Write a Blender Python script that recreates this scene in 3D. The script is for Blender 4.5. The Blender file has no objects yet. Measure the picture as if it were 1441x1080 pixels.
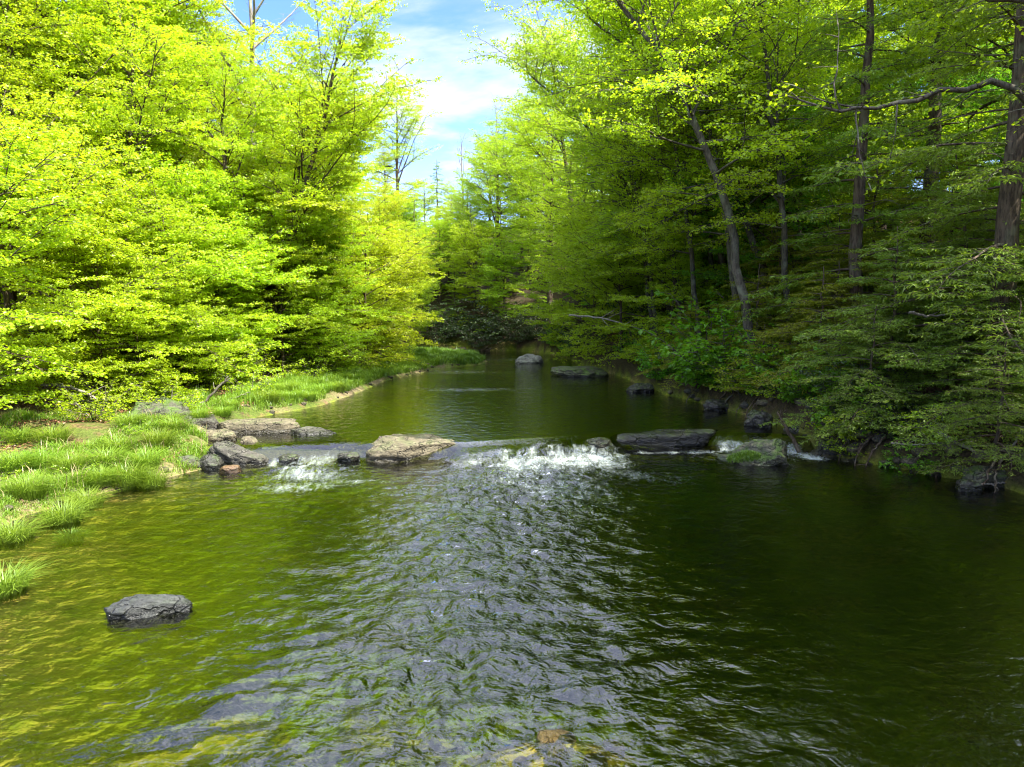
import bpy, bmesh, math
import numpy as np
from mathutils import Vector, noise as mnoise

RAD = math.radians
scene = bpy.context.scene
COL = scene.collection
F_PX, PITCH, CAM_Z = 974.0, RAD(6.4), 4.0
SUN_EL, SUN_AZ = RAD(55), RAD(126)          # azimuth clockwise from +Y (upstream)


# ------------------------------------------------------------------ helpers
def ground_point(u, v, z=0.0):
    """point of the horizontal plane at height z that the photo shows at pixel (u, v): used to survey the place"""
    x = (u - 720.5) / F_PX
    y = (540 - v) / F_PX
    dy = math.cos(PITCH) + y * math.sin(PITCH)
    dz = -math.sin(PITCH) + y * math.cos(PITCH)
    t = (z - CAM_Z) / dz
    return x * t, dy * t


def smooth(a, b, x):
    t = np.clip((np.asarray(x, float) - a) / (b - a), 0, 1)
    return t * t * (3 - 2 * t)


_pr = np.random.default_rng(7)
_perm = np.concatenate([_pr.permutation(512)] * 2)
_ga = _pr.uniform(0, 2 * math.pi, 512)
_gx, _gy = np.cos(_ga), np.sin(_ga)


def perlin(x, y, seed=0):
    x = np.asarray(x, float) + seed * 17.37
    y = np.asarray(y, float) + seed * 5.71
    xi = np.floor(x).astype(int)
    yi = np.floor(y).astype(int)
    xf, yf = x - xi, y - yi
    u = xf ** 3 * (xf * (xf * 6 - 15) + 10)
    v = yf ** 3 * (yf * (yf * 6 - 15) + 10)

    def g(a, b, dx, dy):
        h = _perm[(_perm[a & 511] + b) & 511]
        return _gx[h] * dx + _gy[h] * dy
    n00 = g(xi, yi, xf, yf)
    n10 = g(xi + 1, yi, xf - 1, yf)
    n01 = g(xi, yi + 1, xf, yf - 1)
    n11 = g(xi + 1, yi + 1, xf - 1, yf - 1)
    return ((n00 * (1 - u) + n10 * u) * (1 - v) + (n01 * (1 - u) + n11 * u) * v) * 1.5


def norm(a):
    return a / np.maximum(np.linalg.norm(a, axis=-1, keepdims=True), 1e-9)


def build_mesh(name, V, Fq, mat, smooth_shade=False):
    V = np.ascontiguousarray(V, np.float32)
    Fq = np.ascontiguousarray(Fq, np.int32)
    me = bpy.data.meshes.new(name)
    k = Fq.shape[1]
    me.vertices.add(len(V))
    me.vertices.foreach_set('co', V.ravel())
    me.loops.add(Fq.size)
    me.loops.foreach_set('vertex_index', Fq.ravel())
    me.polygons.add(len(Fq))
    me.polygons.foreach_set('loop_start', np.arange(0, Fq.size, k, dtype=np.int32))
    me.polygons.foreach_set('use_smooth', np.full(len(Fq), smooth_shade, dtype=bool))
    me.update(calc_edges=True)
    me.materials.append(mat)
    return me


def link(name, me, parent=None, loc=(0, 0, 0), rotz=0.0):
    o = bpy.data.objects.new(name, me)
    COL.objects.link(o)
    o.location = loc
    o.rotation_euler = (0, 0, rotz)
    if parent is not None:
        o.parent = parent
    return o


def tag(o, label=None, cat=None, group=None, kind=None):
    if label:
        o['label'] = label
    if cat:
        o['category'] = cat
    if group:
        o['group'] = group
    if kind:
        o['kind'] = kind
    return o


class MB:
    """collects quads"""
    def __init__(s):
        s.V, s.F, s.n = [], [], 0

    def add(s, V, F):
        s.V.append(np.asarray(V, float))
        s.F.append(np.asarray(F, int) + s.n)
        s.n += len(V)

    def tube(s, pts, rad, k=6):
        pts = np.asarray(pts, float)
        rad = np.asarray(rad, float)
        n = len(pts)
        t = norm(np.gradient(pts, axis=0))
        m = norm(t.mean(0))
        ref = np.array([0, 0, 1.0]) if abs(m[2]) < .8 else np.array([1.0, 0, 0])
        a = norm(np.cross(t, ref))
        b = np.cross(t, a)
        th = np.arange(k) * 2 * math.pi / k
        ring = pts[:, None] + rad[:, None, None] * (np.cos(th)[None, :, None] * a[:, None] + np.sin(th)[None, :, None] * b[:, None])
        i = np.arange(n - 1)[:, None] * k
        j = np.arange(k)[None]
        jn = (j + 1) % k
        F = np.stack([i + j, i + jn, i + k + jn, i + k + j], -1).reshape(-1, 4)
        s.add(ring.reshape(-1, 3), F)

    def cones(s, A, B, ra, rb, k=3):
        A, B = np.asarray(A, float), np.asarray(B, float)
        if len(A) == 0:
            return
        t = norm(B - A)
        a = norm(np.cross(t, np.array([.3, .2, 1.0])))
        b = np.cross(t, a)
        th = np.arange(k) * 2 * math.pi / k
        off = np.cos(th)[None, :, None] * a[:, None] + np.sin(th)[None, :, None] * b[:, None]
        V = np.concatenate([A[:, None] + off * ra, B[:, None] + off * rb], 1).reshape(-1, 3)
        base = np.arange(len(A))[:, None] * 2 * k
        j = np.arange(k)[None]
        jn = (j + 1) % k
        F = np.stack([base + j, base + jn, base + k + jn, base + k + j], -1).reshape(-1, 4)
        s.add(V, F)

    def mesh(s, name, mat, sm=True):
        return build_mesh(name, np.concatenate(s.V), np.concatenate(s.F), mat, sm)


def leaf_quads(C, D, N, L, W, fold=.12):
    D = norm(D)
    N = norm(N - D * (N * D).sum(1, keepdims=True))
    S = np.cross(D, N)
    L = np.broadcast_to(np.asarray(L, float), (len(C),))[:, None]
    W = np.broadcast_to(np.asarray(W, float), (len(C),))[:, None]
    V = np.stack([C - D * L * .5, C + S * W * .5 - D * L * .06 + N * W * fold, C + D * L * .5 - N * L * .08,
                  C - S * W * .5 - D * L * .06 + N * W * fold], 1)
    return V.reshape(-1, 3), np.arange(len(C) * 4).reshape(-1, 4)


# ------------------------------------------------------------------ materials
class NT:
    def __init__(s, mat):
        mat.use_nodes = True
        s.t = mat.node_tree
        s.t.nodes.clear()

    def n(s, typ, ins=None, **props):
        nd = s.t.nodes.new(typ)
        for k, v in props.items():
            setattr(nd, k, v)
        for k, v in (ins or {}).items():
            sock = nd.inputs[k]
            if isinstance(v, bpy.types.NodeSocket):
                s.t.links.new(v, sock)
            else:
                sock.default_value = v
        return nd

    def math(s, op, a, b=0.0, clamp=False):
        return s.n('ShaderNodeMath', {0: a, 1: b}, operation=op, use_clamp=clamp).outputs[0]

    def noise(s, vec, scale, detail=3, rough=.55, dist=0.0):
        return s.n('ShaderNodeTexNoise', {'Vector': vec, 'Scale': scale, 'Detail': detail, 'Roughness': rough, 'Distortion': dist}).outputs['Fac']

    def ramp(s, fac, stops, interp='LINEAR'):
        nd = s.n('ShaderNodeValToRGB', {'Fac': fac})
        cr = nd.color_ramp
        cr.interpolation = interp
        while len(cr.elements) < len(stops):
            cr.elements.new(.5)
        for e, (p, c) in zip(cr.elements, stops):
            e.position = p
            e.color = (*c, 1) if len(c) == 3 else c
        return nd.outputs['Color']

    def mix(s, fac, a, b, blend='MIX'):
        nd = s.n('ShaderNodeMix', data_type='RGBA', blend_type=blend)
        for k, v in ((0, fac), (6, a), (7, b)):
            if isinstance(v, bpy.types.NodeSocket):
                s.t.links.new(v, nd.inputs[k])
            else:
                nd.inputs[k].default_value = (*v, 1) if isinstance(v, tuple) and len(v) == 3 else v
        return nd.outputs[2]

    def mapr(s, v, a, b, c=0.0, d=1.0):
        return s.n('ShaderNodeMapRange', {0: v, 1: a, 2: b, 3: c, 4: d}, interpolation_type='SMOOTHSTEP').outputs[0]

    def attr(s, name):
        return s.n('ShaderNodeAttribute', attribute_name=name)

    def coords(s, scale=(1, 1, 1), out='Object', rot=(0, 0, 0)):
        tc = s.n('ShaderNodeTexCoord')
        return s.n('ShaderNodeMapping', {'Vector': tc.outputs[out], 'Scale': scale, 'Rotation': rot}).outputs[0]

    def bump(s, h, strength=.5, dist=.05):
        return s.n('ShaderNodeBump', {'Height': h, 'Strength': strength, 'Distance': dist}).outputs[0]

    def out(s, surf):
        o = s.n('ShaderNodeOutputMaterial')
        s.t.links.new(surf, o.inputs['Surface'])


def mat_leaf(name, dark, light, trans, tfac=.45, gloss=.03):
    m = bpy.data.materials.new(name)
    t = NT(m)
    isl = t.n('ShaderNodeNewGeometry').outputs['Random Per Island']
    oi = t.n('ShaderNodeObjectInfo').outputs['Random']
    clump = t.noise(t.coords(), .9, 2)
    f = t.math('ADD', t.math('MULTIPLY', isl, .55), t.math('MULTIPLY', clump, .55))
    c = t.mix(f, dark, light)
    hs = t.n('ShaderNodeHueSaturation', {'Hue': t.math('ADD', .485, t.math('MULTIPLY', oi, .03)), 'Saturation': 1.0,
                                         'Value': t.math('ADD', .85, t.math('MULTIPLY', oi, .3)), 'Fac': 1.0, 'Color': c}).outputs[0]
    d = t.n('ShaderNodeBsdfDiffuse', {'Color': hs}).outputs[0]
    tc = t.mix(.65, hs, trans)
    tr = t.n('ShaderNodeBsdfTranslucent', {'Color': tc}).outputs[0]
    g = t.n('ShaderNodeBsdfGlossy', {'Color': (.9, .95, .9, 1), 'Roughness': .42}).outputs[0]
    a = t.n('ShaderNodeMixShader', {0: tfac, 1: d, 2: tr}).outputs[0]
    b = t.n('ShaderNodeMixShader', {0: gloss, 1: a, 2: g}).outputs[0]
    t.out(b)
    return m


def mat_bark(name, dark, light, lichen, lich_amt=.5, scale=1.0):
    m = bpy.data.materials.new(name)
    t = NT(m)
    co = t.coords((6 * scale, 6 * scale, 1.2 * scale))
    n1 = t.noise(co, 3, 5, .65)
    co2 = t.coords()
    n2 = t.noise(co2, 2.2, 4, .6)
    c = t.mix(t.mapr(n1, .35, .65), dark, light)
    c = t.mix(t.math('MULTIPLY', t.mapr(n2, .5, .66), lich_amt), c, lichen)
    p = t.n('ShaderNodeBsdfPrincipled', {'Base Color': c, 'Roughness': .9, 'Specular IOR Level': .2, 'Normal': t.bump(n1, .8, .03)})
    t.out(p.outputs[0])
    return m


def mat_rock(name, c1, c2, c3, moss=(.05, .085, .012), moss_amt=.3, rough=.75):
    m = bpy.data.materials.new(name)
    t = NT(m)
    co = t.coords()
    strat = t.noise(t.coords((1.6, 1.6, 6)), 2.2, 6, .62, .8)
    n2 = t.noise(co, 5, 6, .65)
    n3 = t.noise(co, 24, 5, .7)
    c = t.ramp(t.math('ADD', t.math('MULTIPLY', strat, .6), t.math('MULTIPLY', n2, .4)), [(.3, c1), (.5, c2), (.68, c3)])
    c = t.mix(t.mapr(n3, .48, .7), c, tuple(x * .55 for x in c1))
    wc = t.n('ShaderNodeVectorMath', {0: t.coords((1.5, 1.5, 3.2)), 1: t.n('ShaderNodeTexNoise', {'Vector': co, 'Scale': 3.0, 'Detail': 3}).outputs['Color']}, operation='ADD').outputs[0]
    ed = t.n('ShaderNodeTexVoronoi', {'Vector': wc, 'Scale': 1.1}, feature='DISTANCE_TO_EDGE').outputs['Distance']
    crack = t.mapr(ed, .035, .0)
    c = t.mix(t.math('MULTIPLY', crack, .5), c, tuple(x * .3 for x in c1))
    lich = t.mapr(t.noise(co, 7, 5, .7), .60, .68)
    c = t.mix(t.math('MULTIPLY', lich, .55), c, tuple(min(.5, x * 1.25) for x in c3))
    nz = t.n('ShaderNodeSeparateXYZ', {0: t.n('ShaderNodeNewGeometry').outputs['Normal']}).outputs[2]
    mf = t.math('MULTIPLY', t.mapr(t.noise(co, 3.1, 5, .65), .42, .6), t.mapr(nz, .1, .8))
    mc = t.mix(n3, moss, tuple(x * 1.8 for x in moss))
    c = t.mix(t.math('MULTIPLY', mf, moss_amt), c, mc)
    ps = t.n('ShaderNodeSeparateXYZ', {0: t.n('ShaderNodeNewGeometry').outputs['Position']})
    wl = t.mapr(ps.outputs[1], 17.6, 18.8, 0.0, .38)
    wet = t.mapr(t.math('SUBTRACT', t.math('SUBTRACT', ps.outputs[2], wl), t.math('MULTIPLY', n2, .16)), .05, -.01)
    c = t.mix(wet, c, t.mix(1.0, c, (.30, .30, .27), 'MULTIPLY'))
    rough = t.math('SUBTRACT', rough, t.math('MULTIPLY', wet, .45))
    h = t.math('ADD', t.math('MULTIPLY', strat, 1.2), t.math('SUBTRACT', t.math('ADD', n2, t.math('MULTIPLY', n3, .4)), t.math('MULTIPLY', crack, 1.2)))
    p = t.n('ShaderNodeBsdfPrincipled', {'Base Color': c, 'Roughness': rough, 'Normal': t.bump(h, .9, .05)})
    t.out(p.outputs[0])
    return m


M = {}
M['leaf_bright'] = mat_leaf('spring_leaf_yellow_green', (.24, .36, .008), (.43, .57, .016), (.66, .86, .014), .6)
M['leaf_gold'] = mat_leaf('spring_leaf_golden_green', (.29, .38, .008), (.47, .57, .018), (.70, .83, .014), .6)
M['leaf_mid'] = mat_leaf('spring_leaf_mid_green', (.17, .28, .007), (.33, .48, .015), (.56, .76, .011), .6)
M['leaf_deep'] = mat_leaf('leaf_fresh_green', (.07, .20, .008), (.15, .36, .014), (.28, .60, .010), .5)
M['needle'] = mat_leaf('hemlock_needle', (.09, .17, .016), (.24, .38, .038), (.36, .53, .026), .45, .03)
M['needle_gold'] = mat_leaf('hemlock_needle_olive', (.14, .18, .007), (.31, .37, .014), (.45, .54, .013), .45, .03)
M['leaf_dark'] = mat_leaf('leaf_dark_evergreen', (.02, .045, .008), (.055, .10, .014), (.09, .15, .014), .3, .06)
M['bud'] = mat_leaf('bud_pinkish_grey', (.22, .17, .13), (.36, .27, .20), (.35, .28, .18), .35)
M['grass'] = mat_leaf('grass_blade', (.10, .19, .012), (.24, .36, .034), (.36, .5, .028), .45, .04)
M['grass_deep'] = mat_leaf('grass_blade_deep', (.05, .12, .010), (.14, .26, .018), (.2, .36, .016), .42, .04)
M['grass_dry'] = mat_leaf('grass_blade_dry', (.22, .17, .07), (.42, .36, .18), (.4, .36, .16), .3, .03)
M['bark_brown'] = mat_bark('bark_brown', (.035, .025, .016), (.10, .075, .05), (.16, .16, .12), .5)
M['bark_grey'] = mat_bark('bark_grey', (.045, .04, .03), (.12, .105, .08), (.19, .20, .14), .7)
M['bark_hemlock'] = mat_bark('bark_hemlock', (.045, .034, .024), (.125, .095, .066), (.15, .17, .10), .45)
M['twig_pale'] = mat_bark('dead_twig_grey', (.13, .115, .095), (.26, .235, .19), (.3, .31, .25), .5)
M['rock_tan'] = mat_rock('rock_tan', (.05, .042, .024), (.13, .108, .065), (.23, .20, .13), moss_amt=.28)
M['rock_grey'] = mat_rock('rock_grey', (.026, .023, .017), (.068, .062, .048), (.15, .14, .115), moss_amt=.15)
M['rock_dark'] = mat_rock('rock_dark_wet', (.012, .012, .010), (.035, .033, .026), (.09, .085, .065), moss_amt=.45, rough=.45)
M['rock_moss'] = mat_rock('rock_mossy', (.03, .03, .02), (.07, .07, .045), (.13, .13, .085), moss_amt=1.0)
M['rock_orange'] = mat_rock('rock_orange', (.05, .030, .014), (.12, .068, .03), (.2, .125, .06), moss_amt=.05, rough=.5)
M['rock_pale'] = mat_rock('rock_pale', (.10, .098, .088), (.23, .225, .2), (.36, .35, .32), moss_amt=.15)
M['rock_slate'] = mat_rock('rock_slate', (.016, .017, .016), (.04, .043, .04), (.10, .105, .095), moss_amt=.1)
M['rock_gold'] = mat_rock('rock_golden', (.14, .09, .02), (.30, .20, .05), (.42, .30, .09), moss_amt=.1)
M['litter'] = mat_leaf('fallen_leaf_brown', (.10, .045, .022), (.30, .15, .08), (.2, .1, .05), .1, .03)


# ------------------------------------------------------------------ the lie of the land
LB = np.array([(-3.6, -4), (-4.6, 2), (-5.8, 5.6), (-7.5, 9.2), (-9.0, 11.2), (-9.3, 12.8), (-8.9, 14.2), (-8.1, 15.7), (-7.5, 16.8),
               (-8.2, 18.5), (-8.9, 20.5), (-8.2, 22.5), (-6.9, 25), (-6.45, 28.3), (-6.1, 33.5), (-5.1, 36.5), (-4.1, 40.3),
               (-2.0, 42.6), (-1.6, 45.5), (-2.6, 48.6), (-8, 51), (-30, 53), (-80, 55)])
RB = np.array([(9.5, -4), (10.6, 5), (11.2, 11), (10.9, 14.8), (9.9, 16.4), (8.9, 17.6), (8.4, 18.6), (8.2, 20.7), (7.3, 24.9),
               (6.3, 28.3), (5.6, 35.6), (4.3, 42), (3.9, 47.7), (3.0, 52), (1.5, 55.5), (-4, 57.5), (-30, 59), (-80, 60)])
LEDGE = np.array([(-12, 17.2), (-6.5, 17.4), (-4.3, 18.0), (-1.4, 17.75), (.3, 18.3), (3, 19.1), (6, 19.3), (7.9, 18.9), (14, 18.2)])
UP = .38


def poly_dist(x, y, P):
    best = np.full(np.shape(x), 1e9)
    for (x0, y0), (x1, y1) in zip(P[:-1], P[1:]):
        dx, dy = x1 - x0, y1 - y0
        t = np.clip(((x - x0) * dx + (y - y0) * dy) / (dx * dx + dy * dy), 0, 1)
        best = np.minimum(best, np.hypot(x - x0 - t * dx, y - y0 - t * dy))
    return best


def inside_poly(x, y, P):
    r = np.zeros(np.shape(x), bool)
    j = len(P) - 1
    for i in range(len(P)):
        xi, yi = P[i]
        xj, yj = P[j]
        if yi != yj:
            c = ((yi > y) != (yj > y)) & (x < (xj - xi) * (y - yi) / (yj - yi) + xi)
            r ^= c
        j = i
    return r


CH = np.concatenate([LB, RB[::-1]])


def banks(x, y):
    """signed distance out of the channel (negative = in the water), and 1 on the right bank"""
    dl, dr = poly_dist(x, y, LB), poly_dist(x, y, RB)
    d = np.minimum(dl, dr)
    ins = inside_poly(x, y, CH)
    return np.where(ins, -d, d), (dr < dl).astype(float), dl, dr


def ledge_y(x):
    return np.interp(x, LEDGE[:, 0], LEDGE[:, 1])


def water_base(x, y):
    s = y - ledge_y(x)
    return UP * smooth(-.45, .5, s)


def ground_z(x, y):
    x, y = np.asarray(x, float), np.asarray(y, float)
    d, right, dl, dr = banks(x, y)
    wl = UP * smooth(-.5, .6, y - ledge_y(x))
    n1 = perlin(x * .22, y * .22, 1)
    n2 = perlin(x * .8, y * .8, 2)
    n3 = perlin(x * 2.6, y * 2.6, 3)
    # bed
    e = np.maximum(-d, 0)
    depth = .06 + np.minimum(1.05, np.where(dr < dl, .19, .13) * e + np.where(dr < dl, .25, 0) * smooth(0, 1.5, e)) + .10 * n2 + .05 * n3
    lk = np.exp(-((y - ledge_y(x)) / .9) ** 2)
    depth = depth * (1 - .72 * lk) + .04
    depth = depth * (1 - .94 * np.exp(-((x - .45) / 1.5) ** 2 - ((y - 6.05) / .5) ** 2))
    depth = depth * (1 - .8 * np.exp(-((x + 4.83) / .62) ** 2 - ((y - 8.75) / .45) ** 2))
    depth = depth * (1 - .6 * np.exp(-(dl / 1.6) ** 2) * smooth(16, 14, y))
    depth = np.maximum(depth, .04)
    # left bank
    o = np.maximum(d, 0)
    left = .22 * smooth(0, .5, o) + .09 * np.minimum(o, 9) + .16 * np.maximum(o - 9, 0) + (.15 * n1 + .06 * n2) * smooth(0, 2, o) + .02 * n3
    rgt = .55 * smooth(-.05, .35, o) + .42 * o + (.5 * n1 + .18 * n2) * smooth(.3, 3, o) + .04 * n3
    far = smooth(50, 56, y)
    bank = np.where(right > .5, rgt, left)
    z = np.where(d < 0, wl - depth, wl + bank)
    cap = 19.0
    return np.where(z > 8, 8 + (cap - 8) * (1 - np.exp(-np.maximum(z - 8, 0) / (cap - 8))), z)


def gz(x, y):
    return float(ground_z(np.array([x]), np.array([y]))[0])


def spaced(lo, hi, core_lo, core_hi, step, grow=1.12):
    a = list(np.arange(core_lo, core_hi + 1e-6, step))
    s = step
    while a[-1] < hi:
        s *= grow
        a.append(a[-1] + s)
    s = step
    b = [a[0]]
    while b[-1] > lo:
        s *= grow
        b.append(b[-1] - s)
    return np.array(b[:0:-1] + a)


def grid(xs, ys):
    X, Y = np.meshgrid(xs, ys)
    nx, ny = len(xs), len(ys)
    i = (np.arange(ny - 1)[:, None] * nx + np.arange(nx - 1)[None]).ravel()
    return X.ravel(), Y.ravel(), np.stack([i, i + 1, i + nx + 1, i + nx], -1)


def fattr(me, name, arr):
    a = me.attributes.new(name, 'FLOAT', 'POINT')
    a.data.foreach_set('value', np.ascontiguousarray(arr, np.float32))


# ground ------------------------------------------------------------
gx, gy, gf = grid(spaced(-500, 500, -13, 13, .16, 1.10), spaced(-40, 900, 3, 32, .16, 1.05))
gzv = ground_z(gx, gy)
gd, gright, _dl, _ = banks(gx, gy)
m = bpy.data.materials.new('forest_floor_and_streambed')
t = NT(m)
co = t.coords()
n_big, n_mid, n_fine = t.noise(co, .5, 4), t.noise(co, 2.4, 5, .6), t.noise(co, 14, 5, .65)
vor = t.n('ShaderNodeTexVoronoi', {'Vector': co, 'Scale': 4.2, 'Randomness': 1.0})
vor2 = t.n('ShaderNodeTexVoronoi', {'Vector': co, 'Scale': 11, 'Randomness': 1.0})
bedA = t.ramp(n_mid, [(.3, (.07, .105, .006)), (.5, (.14, .19, .010)), (.7, (.24, .25, .022))])
stone = t.ramp(t.n('ShaderNodeSeparateColor', {0: vor2.outputs['Color']}).outputs[0], [(.0, (.05, .04, .02)), (.5, (.16, .13, .05)), (1, (.36, .25, .09))])
bed = t.mix(t.math('MULTIPLY', t.mapr(t.noise(co, .55, 3), .5, .62), .7), bedA, stone)
bed = t.mix(t.attr('ledge').outputs['Fac'], bed, t.ramp(n_fine, [(.3, (.018, .018, .010)), (.7, (.075, .075, .03))]))
litter = t.ramp(n_fine, [(.28, (.035, .022, .012)), (.5, (.14, .075, .04)), (.72, (.30, .17, .10))])
soil = t.ramp(n_mid, [(.3, (.04, .03, .015)), (.7, (.13, .09, .045))])
land = t.mix(t.mapr(n_big, .35, .6), soil, litter)
mossy = t.ramp(n_fine, [(.3, (.035, .06, .008)), (.7, (.10, .15, .02))])
land = t.mix(t.math('MULTIPLY', t.attr('grassy').outputs['Fac'], t.mapr(n_mid, .3, .55)), land, mossy)
sand = t.ramp(n_fine, [(.3, (.12, .085, .05)), (.7, (.36, .27, .17))])
land = t.mix(t.attr('sandy').outputs['Fac'], land, sand)
land = t.mix(t.attr('loam').outputs['Fac'], land, t.ramp(n_fine, [(.3, (.012, .010, .006)), (.7, (.05, .038, .02))]))
bed = t.mix(t.math('MULTIPLY', t.attr('shoal').outputs['Fac'], t.mapr(n_mid, .25, .6)), bed, t.ramp(n_fine, [(.3, (.16, .11, .02)), (.7, (.36, .27, .07))]))
c = t.mix(t.attr('bed').outputs['Fac'], land, bed)
h = t.math('ADD', n_fine, t.math('MULTIPLY', vor2.outputs['Distance'], .8))
p = t.n('ShaderNodeBsdfPrincipled', {'Base Color': c, 'Roughness': .9, 'Specular IOR Level': .2, 'Normal': t.bump(h, .8, .05)})
t.out(p.outputs[0])
me = build_mesh('ground', np.stack([gx, gy, gzv], 1), gf, m, True)
fattr(me, 'shoal', np.maximum(np.exp(-(_dl / 1.7) ** 2) * smooth(16, 14, gy), np.exp(-((gx - .45) / 1.2) ** 2 - ((gy - 6.0) / .6) ** 2)))
fattr(me, 'ledge', np.exp(-((gy - ledge_y(gx)) / .9) ** 4) * smooth(.2, -.3, gd))
fattr(me, 'bed', smooth(.12, -.05, gd))
fattr(me, 'sandy', smooth(.9, .1, gd) * (1 - gright) * smooth(.0, .6, perlin(gx * .5, gy * .5, 5) + .1) * .8)
fattr(me, 'loam', np.maximum(gright * smooth(2.2, .7, gd) * .9, smooth(50, 54, gy) * smooth(-.2, .3, gd) * .9))
fattr(me, 'grassy', (1 - gright) * smooth(7, 2, gd) * .9 + gright * .25)
tag(link('ground', me), kind='structure')

# water -------------------------------------------------------------
wx, wy, wf = grid(spaced(-60, 16, -9.5, 11.5, .07, 1.25), np.concatenate([np.arange(-6, 4.5, .25), np.arange(4.5, 22, .06), np.arange(22, 34, .12), np.arange(34, 62, .3)]))
ly = ledge_y(wx)
s = wy - ly
down = smooth(.2, -.3, s)
wz = water_base(wx, wy)


def blob(cx, cy, sx, sy, rot=0.0):
    c_, s_ = math.cos(rot), math.sin(rot)
    dx, dy = wx - cx, wy - cy
    return np.exp(-(((dx * c_ + dy * s_) / sx) ** 2 + ((-dx * s_ + dy * c_) / sy) ** 2))


# how broken the surface is: a tongue of rough water below the ledge that spreads and fades downstream
below = np.maximum(-s, 0)
ctr = .7 - .12 * below
wid = 2.2 + .05 * below
rough = np.exp(-((wx - ctr) / wid) ** 2) * (.45 + .55 * np.exp(-below / 5.5))
rough = np.maximum(rough, .95 * blob(-5.1, 16.4, 1.2, 1.2))
rough = np.maximum(rough, .75 * blob(6.3, 18.2, 2.2, .8))
rough = np.maximum(rough, .15 * smooth(-5, -1.5, wx) * smooth(4, 1, wx))
rough = np.maximum(rough, .06 * smooth(9.5, 5, wx) * smooth(1, 3, wx))
rough = np.maximum(rough, .10 - .05 * smooth(0, 4, wx)) * down
up_r = np.maximum(.10, .55 * blob(.6, 46.5, 2.4, 2.2)) + .25 * blob(-2.5, 38, 3.5, 1.2) + .3 * blob(-1.5, 30, 2.5, .6) + .3 * blob(1, 51, 3, 2)
chop = np.maximum(rough, up_r * (1 - down))
chop = chop * (1 - .85 * np.exp(-((s - .05) / .42) ** 2))
w1 = perlin(wx * .75, wy * 1.0, 11)
w2 = perlin(wx * 1.9 + .5 * w1, wy * 2.2, 12)
w3 = perlin(wx * 4.3 + .6 * w2, wy * 4.6 + .4 * w1, 13)
w4 = perlin(wx * 8.5 + .5 * w3, wy * 9, 14)
rid = 1 - 2 * np.abs(w2)
waves = .085 * w1 + .085 * w2 + .066 * w3 + .026 * w4 + .03 * rid
wz = wz + waves * np.clip(chop, 0, 1) * (down * 1.0 + (1 - down) * .10)
w_depth = np.maximum(water_base(wx, wy) - ground_z(wx, wy), 0)
# the pour-over between the slabs bulges before it drops; standing waves under it
pour = smooth(-1.7, -1.0, wx) * smooth(3.2, 2.6, wx)
wz += pour * (.09 * np.exp(-((s + .05) / .28) ** 2) * (1 + .25 * perlin(wx * .9, wy * .2, 15)) + .006 * perlin(wx * 3, wy * 1.2, 19) * np.exp(-(s / .5) ** 2))
wz += down * np.exp(-below / 1.6) * (.075 * np.sin(below * 5.2 + 1.5 * perlin(wx * .9, wy * .5, 16)) - .03) * np.maximum(pour, .6 * blob(-5.2, 16.6, .9, 1))
foam = .95 * smooth(-1.0, -.2, wx) * smooth(3.7, 2.7, wx) * np.exp(-((s + .75 + .25 * w1) / .5) ** 2)
foam = np.maximum(foam, .95 * smooth(-1.0, .4, wx) * smooth(3.7, 2.4, wx) * np.exp(-((s + 1.5) / 1.1) ** 2))
foam = np.maximum(foam, .72 * blob(.9, 15.2, 1.6, 1.9, .15))
foam = np.maximum(foam, 1.05 * blob(-5.35, 16.75, .55, .45, .5))
foam = np.maximum(foam, .92 * blob(-4.9, 16.1, 1.2, .7, -.3))
foam = np.maximum(foam, .78 * blob(-4.7, 15.0, 1.3, .5, .1))
foam = np.maximum(foam, .80 * smooth(3.0, 3.6, wx) * smooth(8.4, 7.9, wx) * np.exp(-((s + .55) / .22) ** 2))
foam = np.maximum(foam, .95 * smooth(5.6, 5.9, wx) * smooth(8.1, 7.8, wx) * smooth(-.55, -.35, s) * smooth(.18, -.05, s))
foam = np.maximum(foam, 1.1 * blob(7.95, 18.1, .5, .5))
foam = np.maximum(foam, .75 * blob(-7.1, 16.75, .5, .25))
foam = np.maximum(foam, .75 * blob(-1.0, 17.35, .45, .22))
foam = np.maximum(foam, .8 * blob(-4.9, 17.5, .35, .35))
foam = np.maximum(foam, .52 * blob(.3, 47, 2.2, 1.2))
foam = np.maximum(foam, (.62 + .5 * perlin(wx * 5.0, wy * .5, 29)) * smooth(-1.5, -1.0, wx) * smooth(3.2, 2.7, wx) * smooth(-.75, -.45, s) * smooth(.12, -.2, s))
foam = np.maximum(foam, (.6 + .5 * perlin(wx * 5.0, wy * .5, 30)) * smooth(-6.4, -6.0, wx) * smooth(-4.3, -4.6, wx) * smooth(-.8, -.45, s) * smooth(.1, -.2, s))
foam = np.maximum(foam, .66 * blob(2.6, 16.3, 1.7, .6, -.5))
foam = np.maximum(foam, .6 * blob(-3.7, 15.6, 1.3, .3, -.1))
for (u, v, a_, rx, ry) in [(415, 928, .07, .42, .10), (395, 945, .06, .5, .09), (370, 958, .07, .45, .10), (350, 985, .06, .35, .10), (320, 998, .08, .35, .12), (255, 1022, .04, .4, .1), (430, 900, .05, .4, .08),
                           (860, 915, .05, .22, .12), (880, 945, .05, .7, .12), (830, 970, .04, .5, .1)]:
    hx, hy = ground_point(u, v, 0)
    wz += a_ * blob(hx, hy, rx, ry, .35)
foam = foam * (.86 + .34 * perlin(wx * 2.4 + .4 * w1, wy * .45, 23))
wz += down * .022 * np.clip(foam, 0, 1) * perlin(wx * 6, wy * 4, 17)
m = bpy.data.materials.new('stream_water')
t = NT(m)
co = t.coords()
chop_a = t.attr('chop').outputs['Fac']
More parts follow.
